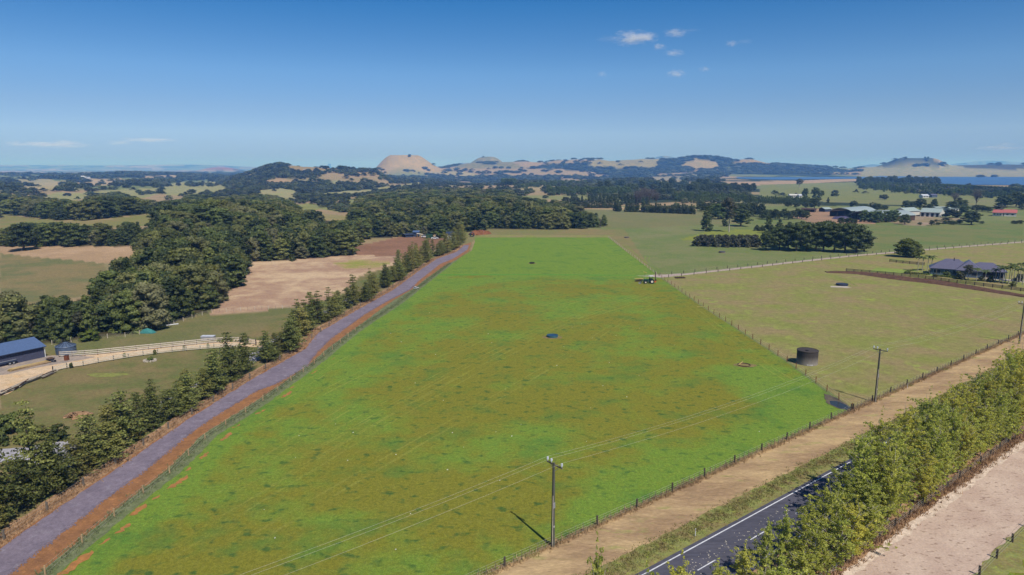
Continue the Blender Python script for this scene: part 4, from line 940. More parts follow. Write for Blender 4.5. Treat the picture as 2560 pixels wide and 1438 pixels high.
def fence(label, pts, spacing, ph=1.15, pw=.14, mat='c_post', wires=4, battens=0, rails=0, cat='fence', name='wire_fence', railmat='c_rail', group=None, lean=.03, wiremat='c_wire', railh=.14):
    pts = [Vector((*p[:2], 0)) for p in pts]; segs = [(pts[i+1]-pts[i]).length for i in range(len(pts)-1)]; T = sum(segs)
    def at(d):
        for i, L in enumerate(segs):
            if d <= L or i == len(segs)-1: return pts[i].lerp(pts[i+1], d/L if L else 0)
            d -= L
    zof = lambda q: float(H(q.x, q.y)) if q.y > 300 else 0.0
    o0 = pts[0]; e = empty(name, (o0.x, o0.y, 0), 0, label, cat, group); n = max(1, round(T/spacing)); qs = [at(T*k/n) for k in range(n+1)]
    pm = MB().box((0,0,ph/2-.1), (pw, pw, ph+.2)).mesh('post', M[mat]); bm_ = MB().box((0,0,ph*.46), (.05, .04, ph*.92)).mesh('batten', M['c_greypost'])
    for k, q in enumerate(qs):
        o = link(bpy.data.objects.new('post', pm), e); o.location = (q.x-o0.x, q.y-o0.y, zof(q)+.04)
        a = (qs[min(k+1, n)]-qs[max(k-1, 0)]); o.rotation_euler = (random.gauss(0, lean), random.gauss(0, lean), math.atan2(a.y, a.x)); o.scale = (1, 1, random.uniform(.93, 1.06))
    if battens:
        for k in range(n):
            for j in range(1, battens+1):
                q = qs[k].lerp(qs[k+1], j/(battens+1)); o = link(bpy.data.objects.new('batten', bm_), e); o.location = (q.x-o0.x, q.y-o0.y, zof(q)+.04); o.rotation_euler = (random.gauss(0,.04), random.gauss(0,.04), 0)
    if rails:
        for k in range(n):
            a = qs[k]-o0; b = qs[k+1]-o0
            nrm = Vector((-(b-a).y, (b-a).x, 0)).normalized()*(pw/2+.025)
            for j in range(rails):
                z = ph*(.28+.62*j/max(rails-1, 1))
                MB().bar((a.x-nrm.x, a.y-nrm.y, zof(qs[k])+z), (b.x-nrm.x, b.y-nrm.y, zof(qs[k+1])+z), .04, railh).build('rail', M[railmat], e)
    if wires:
        mb = MB()
        for k in range(n):
            a = qs[k]-o0; b = qs[k+1]-o0
            for j in range(wires): 
                z = ph*(.2+.72*j/max(wires-1, 1)); mb.bar((a.x, a.y, zof(qs[k])+z), (b.x, b.y, zof(qs[k+1])+z), .012, .012)
        mb.build('wire', M[wiremat], e)
    return e
fence('post and batten wire fence between the green paddock and the mown dry verge', [R(-18,-10.3), R(67.6,-10.3)], 7.4, 1.3, .17, battens=5)
fence('post and batten wire fence between the dry right-hand pasture and the verge', [R(68.4,-10.3), R(180,-10.3)], 7.6, 1.3, .17, battens=4)
fence('wire fence of thin posts down the right side of the green paddock', [(61.3,117.5),(61.9,150),(60.0,212),(59.2,272)], 5.2, 1.35, .12, mat='c_rust', wires=3)
fence('wire fence of pale posts beside the far half of the green paddock', [(59.0,276),(60.5,426)], 6.5, 1.2, .13, mat='c_palewood', wires=3)
fence('wire fence of short posts between the orange clay strip and the green paddock', [(x-1.1, y) for x, y in PL[1:12]], 6.2, 1.15, .13, mat='c_tan', wires=3)
fence('old wire fence at the foot of the pine shelterbelt by the gravel drive', [(belt_line(y, 1.5), y) for y in (60,73,88,107,150,197,250,300)], 6.8, 1.25, .19, mat='c_greypost', wires=3)
fence('post fence along the far side of the farm lane', offset_line(ld, 2.4), 6.6, 1.2, .17, wires=2)
fence('post fence along the near side of the farm lane', offset_line(ld, -2.6), 7.0, 1.2, .17, wires=2)
fence('wire fence hidden under the poplars beside the sand track', [R(-14,12.6), R(110,11.9)], 4.2, 1.2, .16, battens=2)
fence('fence with sturdy dark posts between the sand track and the corner pasture', [R(-4,22.6), R(60,22.2)], 5.5, 1.15, .2, wires=3)
fence('long batten fence along the foot of the native bush on the left', [P(*q) for q in ((130,862),(230,848),(330,842),(440,810),(480,796),(530,782),(620,776),(740,771))], 4.0, 1.15, .13, mat='c_palewood', battens=1)
UP = [P0(*q) for q in ((149,893),(235,888),(320,879),(400,871),(480,863),(535,857),(590,855),(640,862))]
LO = [P0(*q) for q in ((133,930),(156,923),(205,916),(250,907),(315,896),(385,886),(460,878),(545,871),(600,870))]
fence('pale post and rail fence along the upper side of the cream lane', UP, 2.7, 1.35, .2, mat='c_brown', wires=0, rails=3, name='rail_fence', railh=.2, lean=.01)
fence('white-railed fence with dark post tops along the lower side of the cream lane', LO, 3.0, 1.15, .17, mat='c_black', wires=0, rails=3, name='rail_fence', railh=.15, railmat='c_cream', lean=.01)
HF = [P0(*q) for q in ((2115,679),(2190,685),(2290,694),(2390,708),(2480,719),(2600,735))]
fence('dark three-rail fence between the brown dirt bank and the grey-roofed house', HF, 3.0, 1.3, .2, mat='c_darkrail', wires=0, rails=3, name='rail_fence', railmat='c_darkrail', railh=.2)
fence('dark three-rail fence behind the lawn of the grey-roofed house', [P0(*q) for q in ((2224,655),(2260,659),(2310,664))], 2.8, 1.3, .2, mat='c_darkrail', wires=0, rails=3, name='rail_fence', railmat='c_darkrail', railh=.2)

# power line
ldir = (Vector((67.6,121.5,0))-Vector((4.7,72.3,0))).normalized(); pang = math.atan2(ldir.y, ldir.x)
def pole(loc, label, h=10.3):
    e = empty('power_pole', loc, pang, label, 'power pole', None)
    m = MB(); m.add([(-.17,-.17,-.3),(.17,-.17,-.3),(.17,.17,-.3),(-.17,.17,-.3),(-.10,-.10,h),(.10,-.10,h),(.10,.10,h),(-.10,.10,h)], [(0,1,5,4),(1,2,6,5),(2,3,7,6),(3,0,4,7),(4,5,6,7),(3,2,1,0)])
    m.build('post', M['c_pole'], e)
    MB().box((.14,0,h-.28), (.12,2.6,.14)).build('crossarm', M['c_greypost'], e)
    for s_ in (-1, 1): MB().bar((.14,.0,h-1.1), (.14,s_*.75,h-.34), .04, .05).build('brace', M['c_steel'], e)
    for yy in (-1.2, .55, 1.2): MB().lathe([(.03,-.2),(.05,-.02),(.13,0),(.07,.07),(.14,.12),(.08,.2),(.12,.26),(.0,.34)], 12, (.14,yy,h)).build('insulator', M['c_insul'], e)
    MB().box((0,-.17,5.2), (.26,.03,.7)).build('marker_plate', M['c_steel'], e)
    MB().box((-.02,-.19,2.6), (.10,.02,.22)).build('number_tag', M['c_white'], e)
    MB().tube((-.20,-.12,0), (-.13,-.10,6.4), .045, .045, 6).build('cable_conduit', M['c_palewood'], e)
    return e
pp = [(-58.2,23.1,0),(4.7,72.3,0),(67.6,121.5,0),(125.8,164.4,0),(188.8,213.7,0)]
pl = ['', 'power pole with three insulators standing by the verge fence at the bottom centre', 'power pole with three insulators standing beside the muddy puddle', 'power pole at the right edge of the picture']
for i in (1,2,3): pole(pp[i], pl[i])
nrm = Vector((-ldir.y, ldir.x, 0))
for yy, nmw in ((-1.2, 'power line wire nearest the road, strung between the poles'), (.55, 'middle power line wire strung between the poles'), (1.2, 'power line wire farthest from the road, strung between the poles')):
    mb = MB()
    for a, b in zip(pp[:-1], pp[1:]):
        A = Vector(a)+nrm*yy+Vector((0,0,10.62)); B = Vector(b)+nrm*yy+Vector((0,0,10.62)); prev = A
        for k in range(1, 17):
            t = k/16; q = A.lerp(B, t)-Vector((0,0,4*1.3*t*(1-t))); mb.tube(prev, q, .0085, .0085, 4, False); prev = q
    tag(mb.build('power_line', M['c_wire']), nmw, 'power line')
e = empty('old_pole', P(156,852), 0, 'leaning bare grey pole in front of the native bush on the left', 'pole')
MB().tube((0,0,0), (-1.6,.3,8.2), .13, .08, 8).build('post', M['c_greypost'], e)
for px, py, lab in ((1738,1342,'white roadside marker post with a red reflector on the grass verge'), (2268,972,'white marker post beside the verge fence right of the power pole')):
    e = empty('marker_post', (*P0(px,py), .04), pang, lab, 'marker post'); MB().box((0,0,.5), (.10,.06,1.0)).build('post', M['c_white'], e); MB().box((0,-.035,.82), (.07,.012,.13)).build('reflector', M['c_rust'], e)
# tanks and troughs
def put(name, px, py, lab, cat, rz=0, off=.04):
    q = P(px, py); return empty(name, (q.x, q.y, q.z+off), rz, lab, cat)
e = put('concrete_tank', 2017, 909, 'round weathered concrete water tank beside the right paddock fence', 'water tank')
m = NT('weathered_concrete'); p_ = m.pos(obj=True); st = m.noise(m.pos((4,4,.4), obj=True), 2.0, 4, .7)
zz = m.n('ShaderNodeSeparateXYZ', {0: p_}).outputs[2]
cc = m.mix(m.ramp(m.math('ADD', m.math('MULTIPLY', zz, .36), m.math('MULTIPLY', st, .55)), .35, 1.0), lin(150,142,134), lin(72,66,64)); M['tankc'] = m.surf(cc, .9, .2, st, .3, .03)
MB().lathe([(2.22,-.2),(2.22,2.95),(2.28,2.96),(2.28,3.12),(2.1,3.16)], 40).build('wall', M['tankc'], e, False)
MB().lathe([(2.14,3.10),(1.2,3.2),(0,3.24)], 40).build('lid', M['tankc'], e); MB().box((-.6,-1.0,3.26), (.55,.55,.10)).build('hatch', M['c_black'], e)
for k in range(5): MB().box((math.sin(.12*k-.35)*2.25, -math.cos(.12*k-.35)*2.25, .22), (.16,.03,.2)).build('painted_patch', M['c_white'], e)
def trough(px, py, r, h, lab, wat='c_water', rim='c_trough', mud=0):
    e = put('water_trough', px, py, lab, 'water trough')
    MB().lathe([(r*.95,-.1),(r,h),(r-.1,h),(r-.12,h-.12)], 28).build('basin', M[rim], e); MB().lathe([(r-.1,h-.10),(0,h-.10)], 28).build('water_surface', M[wat], e)
    q = P(px, py)
    if mud: sheet('mud_patch', [(q.x+math.cos(t)*mud*1.15, q.y-.3+math.sin(t)*mud*.8) for t in np.linspace(0, 6.28, 26)[:-1]], M['mud'], .071+.001*mud, .6, .25, int(px))
trough(1381, 843, 1.5, .55, 'round blue-green water trough in the middle of the green paddock', mud=2.3)
trough(1330, 659, 1.2, .5, 'small dark water trough in the far half of the green paddock', 'c_black', 'c_black', mud=1.8)
trough(1567, 595, 1.6, .6, 'dark round water trough beyond the top corner of the green paddock', 'c_dkblue', 'c_greypost')
trough(1805, 632, 1.7, .7, 'dark round water trough in the pasture left of the grove', 'c_dkblue', 'c_greypost')
trough(2105, 714, 2.1, .7, 'dark blue round water trough on a concrete slab in the right pasture', 'c_dkblue', 'c_dkblue')
q = P0(2096,717); sheet('concrete_slab', [(q[0]-3.5,q[1]-1.5),(q[0]+2,q[1]-2.6),(q[0]+4,q[1]-2),(q[0]+3,q[1]+1),(q[0]-2.5,q[1]+1.2)], M['c_palewood'], .075, .8, .15, 5)
e = put('broken_trough', 1860, 914, 'broken timber frame lying in a muddy hollow in the green paddock', 'broken trough')
MB().bar((-1.4,-.2,.12), (.2,1.5,.4), .16, .14).build('beam', M['c_hay'], e); MB().lathe([(1.35,0),(1.4,.22),(1.3,.22),(1.28,.02)], 20).build('rim', M['c_brown'], e)
q = P0(1862,914); sheet('mud_patch', [(q[0]+math.cos(t)*2.6, q[1]+math.sin(t)*1.6) for t in np.linspace(0, 6.28, 20)[:-1]], M['mud'], .079, .6, .3, 51)
# puddle in the corner
M['puddle'] = None
t_ = NT('puddle_water'); M['puddle'] = t_.surf(lin(56,60,58), .25, .25)
sheet('wet_mud', [(x-.1, y) for x, y in pxs([(2060,985),(2075,988),(2100,1000),(2122,1015),(2120,1026),(2095,1022),(2070,1010),(2062,998)])], patch_mat('grey_mud', (92,84,74), (108,98,84), .5, 4.), .086, .9, .25, 60)
sheet('puddle', pxs([(2074,1003),(2092,1004),(2112,1012),(2127,1020),(2118,1026),(2096,1021),(2076,1012)]), M['puddle'], .09, .8, .12, 61)

# tractor at the fence line
def wheel(parent, x, y_, r, w):
    t = MB(); t.lathe([(r*.55,-w/2),(r*.92,-w/2),(r,-w*.36),(r,w*.36),(r*.92,w/2),(r*.55,w/2)], 24); 
    for k in range(18):
        a = k*2*math.pi/18; t.box((math.cos(a)*r, math.sin(a)*r, 0), (.07, r*.12, w*.95), rz=a)
    t.v = [(x+vx, y_+vz, r+vy) for vx, vy, vz in t.v]; o = t.build('wheel', M['c_tyre'], parent)
    h = MB(); h.lathe([(0,-w*.3),(r*.56,-w*.42),(r*.56,w*.42),(0,w*.3)], 20); h.v = [(x+vx, y_+vz, r+vy) for vx, vy, vz in h.v]; h.build('rim', M['c_cream'], o)
q = P0(1621, 709); T_ = empty('tractor', (q[0], q[1], .06), math.radians(3), 'dark green tractor with a white canopy, front loader and rear post driver', 'tractor')
for s_ in (-1, 1): wheel(T_, 1.15, s_*.85, .82, .42); wheel(T_, -1.25, s_*.75, .55, .32)
b = MB().box((-.85,0,1.22), (1.9,.78,.62)).box((-.85,0,1.58), (1.7,.66,.14)).box((.0,0,.85), (3.0,.5,.42)); b.build('body', M['c_green'], T_)
MB().box((-1.84,0,1.15), (.08,.70,.6)).build('grille', M['c_black'], T_)
for s_ in (-1, 1):
    f = MB(); 
    for k in range(7):
        a0 = math.radians(10+k*24); a1 = math.radians(10+(k+1)*24); f.bar((1.15+math.cos(a0)*.95, s_*.85, .82+math.sin(a0)*.95), (1.15+math.cos(a1)*.95, s_*.85, .82+math.sin(a1)*.95), .5, .05)
    f.build('mudguard', M['c_green'], T_)
    MB().tube((-1.95,s_*.25,1.35), (-1.98,s_*.25,1.35), .1).build('headlight', M['c_insul'], T_)
    for xx in (.35, 1.45): MB().bar((xx,s_*.6,1.3), (xx+.05,s_*.6,2.75), .07, .07).build('canopy_post', M['c_black'], T_)
    MB().bar((-.35,s_*.62,1.5), (-2.3,s_*.62,1.25), .12, .2).bar((-2.3,s_*.62,1.25), (-3.0,s_*.62,.35), .12, .18).build('loader_arm', M['c_green'], T_)
MB().box((.92,0,2.82), (1.6,1.5,.12)).box((.92,0,2.9), (1.3,1.2,.06)).build('canopy', M['c_white'], T_)
MB().box((1.05,0,1.4), (.5,.5,.16)).box((1.28,0,1.7), (.12,.5,.55)).build('seat', M['c_black'], T_)
MB().tube((.15,0,1.6), (.4,0,1.95), .03).tube((.38,-.02,1.93), (.42,.02,1.98), .2, .2, 14).build('steering_wheel', M['c_black'], T_)
MB().tube((-1.2,.2,1.5), (-1.2,.2,2.5), .045).build('exhaust', M['c_steel'], T_)
MB().prism([(-3.0,.05),(-3.75,.05),(-3.6,.16),(-3.15,.2),(-3.05,.6),(-2.95,.6)], 'y', -.95, .95).build('bucket', M['c_steel'], T_)
D_ = MB().box((2.55,0,2.3), (.22,.26,4.2)).box((2.75,.18,2.1), (.1,.1,3.6)); D_.build('post_driver_mast', M['c_brown'], T_)
MB().box((2.45,0,.7), (.7,1.3,.6)).box((2.1,0,.9), (.5,.6,.3)).build('driver_frame', M['c_orange'], T_); MB().box((2.72,-.25,1.25), (.35,.35,.6)).build('hammer_block', M['c_black'], T_)
q = P0(1596, 704); e = empty('timber_pile', (q[0], q[1], .06), .1, 'heap of brown and yellow fencing timber left of the tractor', 'timber pile')
rp = random.Random(4)
for k in range(14): MB().bar((rp.uniform(-1.6,-.8), rp.uniform(-.9,.9), .1+k*.085), (rp.uniform(.9,1.8), rp.uniform(-.9,.9), .12+k*.085), .16, .12).build('timber', M['c_brown' if k < 9 else 'c_hay'], e)
q = P0(1612, 690); e = empty('sign_stake', (q[0], q[1], .06), 0, 'slanting yellow batten on stakes behind the tractor', 'batten')
MB().tube((0,0,0), (0,0,1.5), .05).build('stake', M['c_brown'], e); MB().bar((-.6,0,1.7), (.8,0,1.2), .1, .16).build('batten', M['c_hay'], e)
q = P0(1700, 696); e = empty('timber_sled', (q[0], q[1], .04), .1, 'dark wooden sled lying beside the farm lane mouth', 'sled')
for yy in (-.7, .7): MB().bar((-2,yy,.25), (2,yy,.25), .18, .3).build('runner', M['c_brown'], e)
for k in range(5): MB().bar((-1.7+k*.8,-.95,.5), (-1.7+k*.8,.95,.5), .22, .1).build('slat', M['c_brown'], e)
for px, py, lab in ((1752,768,'pale plank lying beside the right paddock fence'),):
    e = put('plank', px, py, lab, 'plank', .05, .09); MB().box((0,0,.03), (2.4,.25,.06)).build('board', M['c_hay'], e)

# buildings ---------------------------------------------------------
def hip(mbx, x0, x1, y0, y1, z0, h, axis='x', ov=.55):
    x0 -= ov; x1 += ov; y0 -= ov; y1 += ov; w = (y1-y0 if axis == 'x' else x1-x0)/2
    B_ = [(x0,y0,z0),(x1,y0,z0),(x1,y1,z0),(x0,y1,z0)]
    if axis == 'x': r = [(min(x0+w, (x0+x1)/2),(y0+y1)/2,z0+h),(max(x1-w, (x0+x1)/2),(y0+y1)/2,z0+h)]; fs = [(0,1,5,4),(1,2,5),(2,3,4,5),(3,0,4)]
    else: r = [((x0+x1)/2,min(y0+w, (y0+y1)/2),z0+h),((x0+x1)/2,max(y1-w, (y0+y1)/2),z0+h)]; fs = [(0,1,4),(1,2,5,4),(2,3,5),(3,0,4,5)]
    return mbx.add(B_+r+[(x,y,z-.16) for x,y,z in B_], fs+[(0,6,7,1),(1,7,8,2),(2,8,9,3),(3,9,6,0),(9,8,7,6)])
def window(parent, x, y, z, w, h, face='y-'):
    """frame and pane on a wall facing -y or +x"""
    if face == 'y-': f = MB().box((x,y-.03,z), (w+.14,.06,h+.14)).build('window', M['c_white'], parent); MB().box((x,y-.07,z), (w,.03,h)).build('pane', M['c_glass'], f)
    else: f = MB().box((x+.03,y,z), (.06,w+.14,h+.14)).build('window', M['c_white'], parent); MB().box((x+.07,y,z), (.03,w,h)).build('pane', M['c_glass'], f)
q = P0(2326, 686); Hh = empty('grey_roofed_house', (q[0], q[1], 0), math.radians(-30), 'large single-storey house with a purple-grey hipped roof and pale blue walls', 'house')
for (x0,x1,y0,y1,z1) in ((0,12.5,0,7.5,2.7),(9,17,-2.2,8.5,2.72),(14.5,25,.6,8.6,2.7),(2,13,6.5,13,2.71)): MB().box(((x0+x1)/2,(y0+y1)/2,z1/2), (x1-x0-.01,y1-y0-.01,z1)).build('wall', M['c_wallblue'], Hh)
for a_ in ((0,14.5,0,7.5,2.75,2.9,'x',.7),(9,17,-2.2,8.5,2.79,3.7,'y',.6),(12.5,25,.6,8.6,2.73,2.9,'x',.7),(2,13,6.5,13,2.77,3.0,'x',.6)): hip(MB(), *a_).build('roof', M['c_roofgrey'], Hh)
for x, w in ((2.2,2.4),(5.6,1.6),(7.9,1.0)): window(Hh, x, 0, 1.5, w, 1.5)
for x, w in ((10.8,1.4),(14.6,1.8)): window(Hh, x, -2.2, 1.45, w, 1.2)
MB().box((20.2,.56,1.15), (4.8,.08,2.3)).build('garage_door', M['c_black'], Hh); MB().box((23.8,.56,1.15), (1.7,.08,2.2)).build('garage_door', M['c_black'], Hh)
MB().tube((8.0,7.0,4.4), (8.0,7.0,6.6), .16).build('flue', M['c_black'], Hh)
for x in (-.4, 2.0): MB().box((x,-.5,1.3), (.2,.2,2.6)).build('veranda_post', M['c_greypost'], Hh)
def loc_of(e_, x, y):
    a = e_.rotation_euler.z; return (e_.location.x+x*math.cos(a)-y*math.sin(a), e_.location.y+x*math.sin(a)+y*math.cos(a))
sheet('driveway_apron', [loc_of(Hh,*c) for c in ((17,.4),(27,.4),(36,-3),(42,-7),(34,-7),(22,-4.5),(17.5,-3))], M['c_palewood'], .05, 2, .2, 71)
sheet('house_lawn', [loc_of(Hh,*c) for c in ((-22,-4),(-2,-3.5),(10,-6),(12,-3.4),(-1,4),(-6,10),(-20,10))], patch_mat('mown_lawn', (124,142,66), (138,152,74), .2, 3.), .045, 2, .3, 72)
sheet('garden_bed', [loc_of(Hh,*c) for c in ((-9,-2.5),(-1,-2.2),(-1,4),(-7,5))], M['mud'], .055, 1.2, .3, 73)
def hedge(x0, y0, x1, y1, lab):
    n = max(3, int(math.hypot(x1-x0, y1-y0)/.8)); hx, hy = loc_of(Hh, x0, y0); e = empty('hedge', (hx, hy, 0), Hh.rotation_euler.z, lab, 'hedge')
    rg = np.random.default_rng(int(abs(x0*7+y0*3)+5)); cl = [((x1-x0)*k/n, (y1-y0)*k/n, .45, .6, .6, .45) for k in range(n+1)]
    link(bpy.data.objects.new('foliage', leafmesh('foliage', cl, 30, .16, F_['hedge'], rg, .85)), e)
hedge(-9,-2.8,-.5,-2.6,'low clipped hedge along the front of the house garden'); hedge(-9,-2.8,-7,5,'low clipped hedge down the left side of the house garden'); hedge(1,-5,9,-6.5,'low clipped hedge in front of the blue house wall')
for kd, px, py, hp, wp in (('bushy',2366,692,12,24),('bushy',2398,698,18,26),('gum',2420,699,36,26),('shrub',2405,699,16,20),('bushy',2476,703,14,20),('bushy',2532,716,12,16),('shrub',2548,704,18,24),('bushy',2452,702,12,16),('bushy',2340,692,6,16)):
    tree_px(kd, 'garden_shrub', px, py, hp, wp, 'bushy garden shrub in front of the grey-roofed house', 'shrubs in front of the grey-roofed house', 'shrub')
# palms
def palm_proto(seed, h, nf=13, L=2.3):
    rg = np.random.default_rng(seed); tk = MB(); tk.tube((0,0,-.2), (.1,.05,h*.78), .14, .09, 7, False); tk.tube((.1,.05,h*.78), (.1,.05,h*.9), .13, .08, 7, False)
    V = []; Fc = []; cols = []
    for i in range(nf):
        a = i*2.4; el = rg.uniform(.35, 1.1); px_, pz_ = 0., 0.; prev = None; ll = L*rg.uniform(.8, 1.15)
        for k in range(7):
            t = k/6; r_l = ll*t*math.cos(el*(1-t*.5)); z_l = ll*(math.sin(el)*t-.75*t*t); w_ = .34*math.sin(math.pi*min(1, t*.9+.1))
            c = np.array((.1+math.cos(a)*r_l, .05+math.sin(a)*r_l, h*.88+z_l)); sd = np.array((-math.sin(a), math.cos(a), 0))*w_
            V += [c-sd-np.array((0,0,w_*.5)), c, c+sd-np.array((0,0,w_*.5))]; cols += [(rg.uniform(), rg.uniform(), 0)]*3
            if k: b = len(V)-6; Fc += [(b,b+1,b+4,b+3),(b+1,b+2,b+5,b+4)]
    return tk.mesh('trunk', M['pale_bark'], True), np_mesh('crown', V, Fc, F_['palm'], {'leaf': np.array(cols)}), h, L
for px, py, hp, wp, lab in ((1024,391,5,8,'tiny dark tree on the flat top of the tan cone hill'),(1208,394,4,5,'tiny tree at the left end of the second hill top'),(1250,397,5,5,'tiny tree on the right shoulder of the second hill'),
  (2264,398,6,7,'tiny tree at the left end of the dark flat-topped hill by the lake'),(2312,398,6,5,'left one of two tiny trees on the right end of the dark flat-topped hill'),(2320,399,7,6,'right one of two tiny trees on the right end of the dark flat-topped hill'),
  (2496,414,8,17,'small round tree clump on the far right skyline beyond the lake'),(2356,413,8,22,'spreading tree at the right foot of the dark flat-topped hill'),(824,420,14,12,'tall dark tree on the skyline left of the tan cone hill')):
    tree_px('broad', 'skyline_tree', px, py, hp, wp, lab)
PROTO['palm'] = [palm_proto(800+i, 5.5) for i in range(3)]
for px, py, hp in ((2440,703,33),(2462,704,30),(2498,707,44),(2506,709,42),(2513,708,44),(2521,710,46),(2533,709,48),(2541,712,42),(2549,706,50),(2556,713,44),(2488,705,34),(2528,702,44)):
    tree_px('palm', 'palm_tree', px, py, hp, 32, 'slender palm with a pale trunk in the garden right of the grey-roofed house', 'palms in front of the grey-roofed house', 'palm')
for (x, y_, h_) in ((-4.5,6.5,6.8),(-2.8,7.5,6.4),(-1.0,9.5,7.0),(.4,12,6.6)):
    put_tree('palm', 'palm_tree', (*loc_of(Hh, x, y_), 0), h_, 4.4, 'slender palm standing behind the left end of the grey-roofed house', 'palms behind the grey-roofed house', 'palm')
# brown dirt bank
def mound(name, pts, hgt, wid, mat, lab, cat, seed=3):
    P_ = [Vector((*p[:2], 0)) for p in pts]; pl_ = smooth_pts([(p.x, p.y) for p in P_], 14); n = len(pl_); rg = np.random.default_rng(seed); V = []; Fc = []; m_ = 15
    for i, (x, y_) in enumerate(pl_):
        a = pl_[max(i-1, 0)]; b = pl_[min(i+1, n-1)]; d = Vector((b[0]-a[0], b[1]-a[1], 0)).normalized(); t = i/(n-1); w = wid*(math.sin(math.pi*min(max(t, .04), .96))**.45)
        for j in range(m_):
            u = j/(m_-1)*2-1; z = hgt*(1-u*u)*(math.sin(math.pi*min(max(t, .02), .98))**.4)*rg.uniform(.55, 1.2)
            V.append((x-d.y*u*w+rg.normal(0,.15), y_+d.x*u*w+rg.normal(0,.15), .05+z if 0 < j < m_-1 else .0))
    for i in range(n-1):
        for j in range(m_-1): k = i*m_+j; Fc.append((k, k+m_, k+m_+1, k+1))
    o0 = P_[0]; V = [(v[0]-o0.x, v[1]-o0.y, v[2]) for v in V]
    o = link(bpy.data.objects.new(name, np_mesh(name, V, Fc, mat))); o.location = (o0.x, o0.y, float(H(o0.x, o0.y)) if o0.y > 320 else 0); tag(o, lab, cat); return o
mound('dirt_bank', [P0(*q) for q in ((2065,681),(2150,684),(2250,697),(2340,707),(2440,722),(2600,748))], .9, 4.6, M['dirt'], 'long low bank of dark brown dirt in front of the house fence', 'dirt bank')
mound('earth_heap', [P(*q) for q in ((1178,588),(1195,586),(1225,584))], 2.6, 5.0, M['red_dirt'], 'red-brown heap of earth at the far end of the gravel drive', 'earth heap', 5)
# farm buildings
def shed(name, l, r, depth, wh, rh, roof, wall, lab, curved=False, along='x', openf=False, win=0, doors_or_bays=0, cat='shed'):
    a = P(*l); b = P(*r); w = (b-a).xy.length; ang = math.atan2(b.y-a.y, b.x-a.x); e = empty(name, (a.x, a.y, min(a.z, b.z)), ang, lab, cat)
    t = .12
    if openf:
        MB().box((w/2,depth-t,wh/2), (w,t,wh)).build('wall', M[wall], e); n = max(3, int(w/6))
        for k in range(n+1): MB().box((w*k/n,.15,wh/2), (.3,.3,wh)).build('post', M['c_greypost'], e)
        MB().box((t,depth/2,wh/2), (t,depth-.4,wh)).build('wall', M[wall], e)
        MB().box((w-t,depth/2,wh/2), (t,depth-.4,wh)).build('wall', M[wall], e)
    else: MB().box((w/2,depth/2,wh/2), (w,depth,wh)).build('wall', M[wall], e)
    mb = MB(); o = .6
    if along == 'x':
        n = 8 if curved else 2; pr = [(-o+(depth+2*o)*k/n, wh+.02+rh*(math.sin(math.pi*k/n)**.8 if curved else (1-abs(2*k/n-1)))) for k in range(n+1)]
        pr2 = [(u, z+.14) for u, z in pr]; mb.prism(pr+pr2[::-1], 'x', -o, w+o)
        if not curved:
            for xx in (0.02, w-.02): MB().add([(xx,0,wh),(xx,depth,wh),(xx,depth/2,wh+rh)], [(0,1,2)]).build('gable', M[wall], e)
    else:
        n = 10 if curved else 2; pr = [(-o+(w+2*o)*k/n, wh+.02+rh*(math.sin(math.pi*k/n)**.8 if curved else (1-abs(2*k/n-1)))) for k in range(n+1)]
        pr2 = [(u, z+.14) for u, z in pr]; mb.prism(pr+pr2[::-1], 'y', -o, depth+o)
        if not curved:
            for yy in (0.02, depth-.02): MB().add([(0,yy,wh),(w,yy,wh),(w/2,yy,wh+rh)], [(0,1,2)]).build('gable', M[wall], e)
    mb.build('roof', M[roof], e)
    for k in range(win): window(e, w*(k+.7)/(win+.4), 0, wh*.58, min(1.6, w/(win+1)*.6), wh*.36)
    for k in range(doors_or_bays): MB().box((w*(k+.5)/doors_or_bays,-.05,wh*.42), (w/doors_or_bays*.55,.08,wh*.84)).build('door', M['c_black'], e)
    return e
shed('curved_roof_barn', (2074,541), (2130,544), 46, 4.6, 3.2, 'c_galv', 'c_brown', 'left one of the two big barns with pale curved roofs', True, 'y', True, cat='barn')
shed('curved_roof_barn', (2127,548), (2194,554), 40, 4.2, 3.4, 'c_galv', 'c_brown', 'right one of the two big barns with pale curved roofs, behind the light green trees', True, 'y', True, cat='barn')
shed('farm_shed', (2234,537), (2266,539), 20, 3.6, 3.0, 'c_greenroof', 'c_palewall', 'green-roofed gabled shed left of the blue feed silo', False, 'y', doors_or_bays=2)
shed('farm_shed', (2300,541), (2349,543), 22, 3.8, 3.2, 'c_greenroof', 'c_palewall', 'green-roofed shed with an open dark front right of the yard', False, 'x', doors_or_bays=4)  # flat black panels stand in for the shade inside the open front
shed('farm_shed', (2340,527), (2374,527), 10, 2.8, 1.0, 'c_greenroof', 'c_palewall', 'long low green-roofed lean-to behind the open-fronted shed', False, 'x', openf=True)
shed('farm_cottage', (2374,529), (2397,529), 10, 3.0, 1.6, 'c_greenroof', 'c_palewall', 'white farm cottage with a pale green roof at the right end of the low shed', win=3, cat='house')
shed('red_roofed_house', (2481,540), (2506,541), 12, 3.0, 2.4, 'c_redroof', 'c_palewall', 'left red-roofed house with white walls', win=3, cat='house')
shed('red_roofed_house', (2509,541), (2540,542), 12, 3.2, 2.6, 'c_redroof', 'c_palewall', 'right red-roofed house with white walls', win=2, cat='house')
shed('farm_hut', (2047,529), (2062,530), 9, 2.6, 1.6, 'c_greenroof', 'c_dkblue', 'small dark hut with a pale roof left of the curved barns', False, 'y')
shed('milking_shed', (2003,530), (2036,531), 10, 2.6, 1.0, 'c_brown', 'c_brown', 'low brown shed left of the small dark hut', openf=True)
shed('white_farmhouse', (1975,494), (1996,494), 12, 3.0, 1.8, 'c_palewall', 'c_palewall', 'white farmhouse left of the large dark trees in the distant pasture', win=3, cat='house')
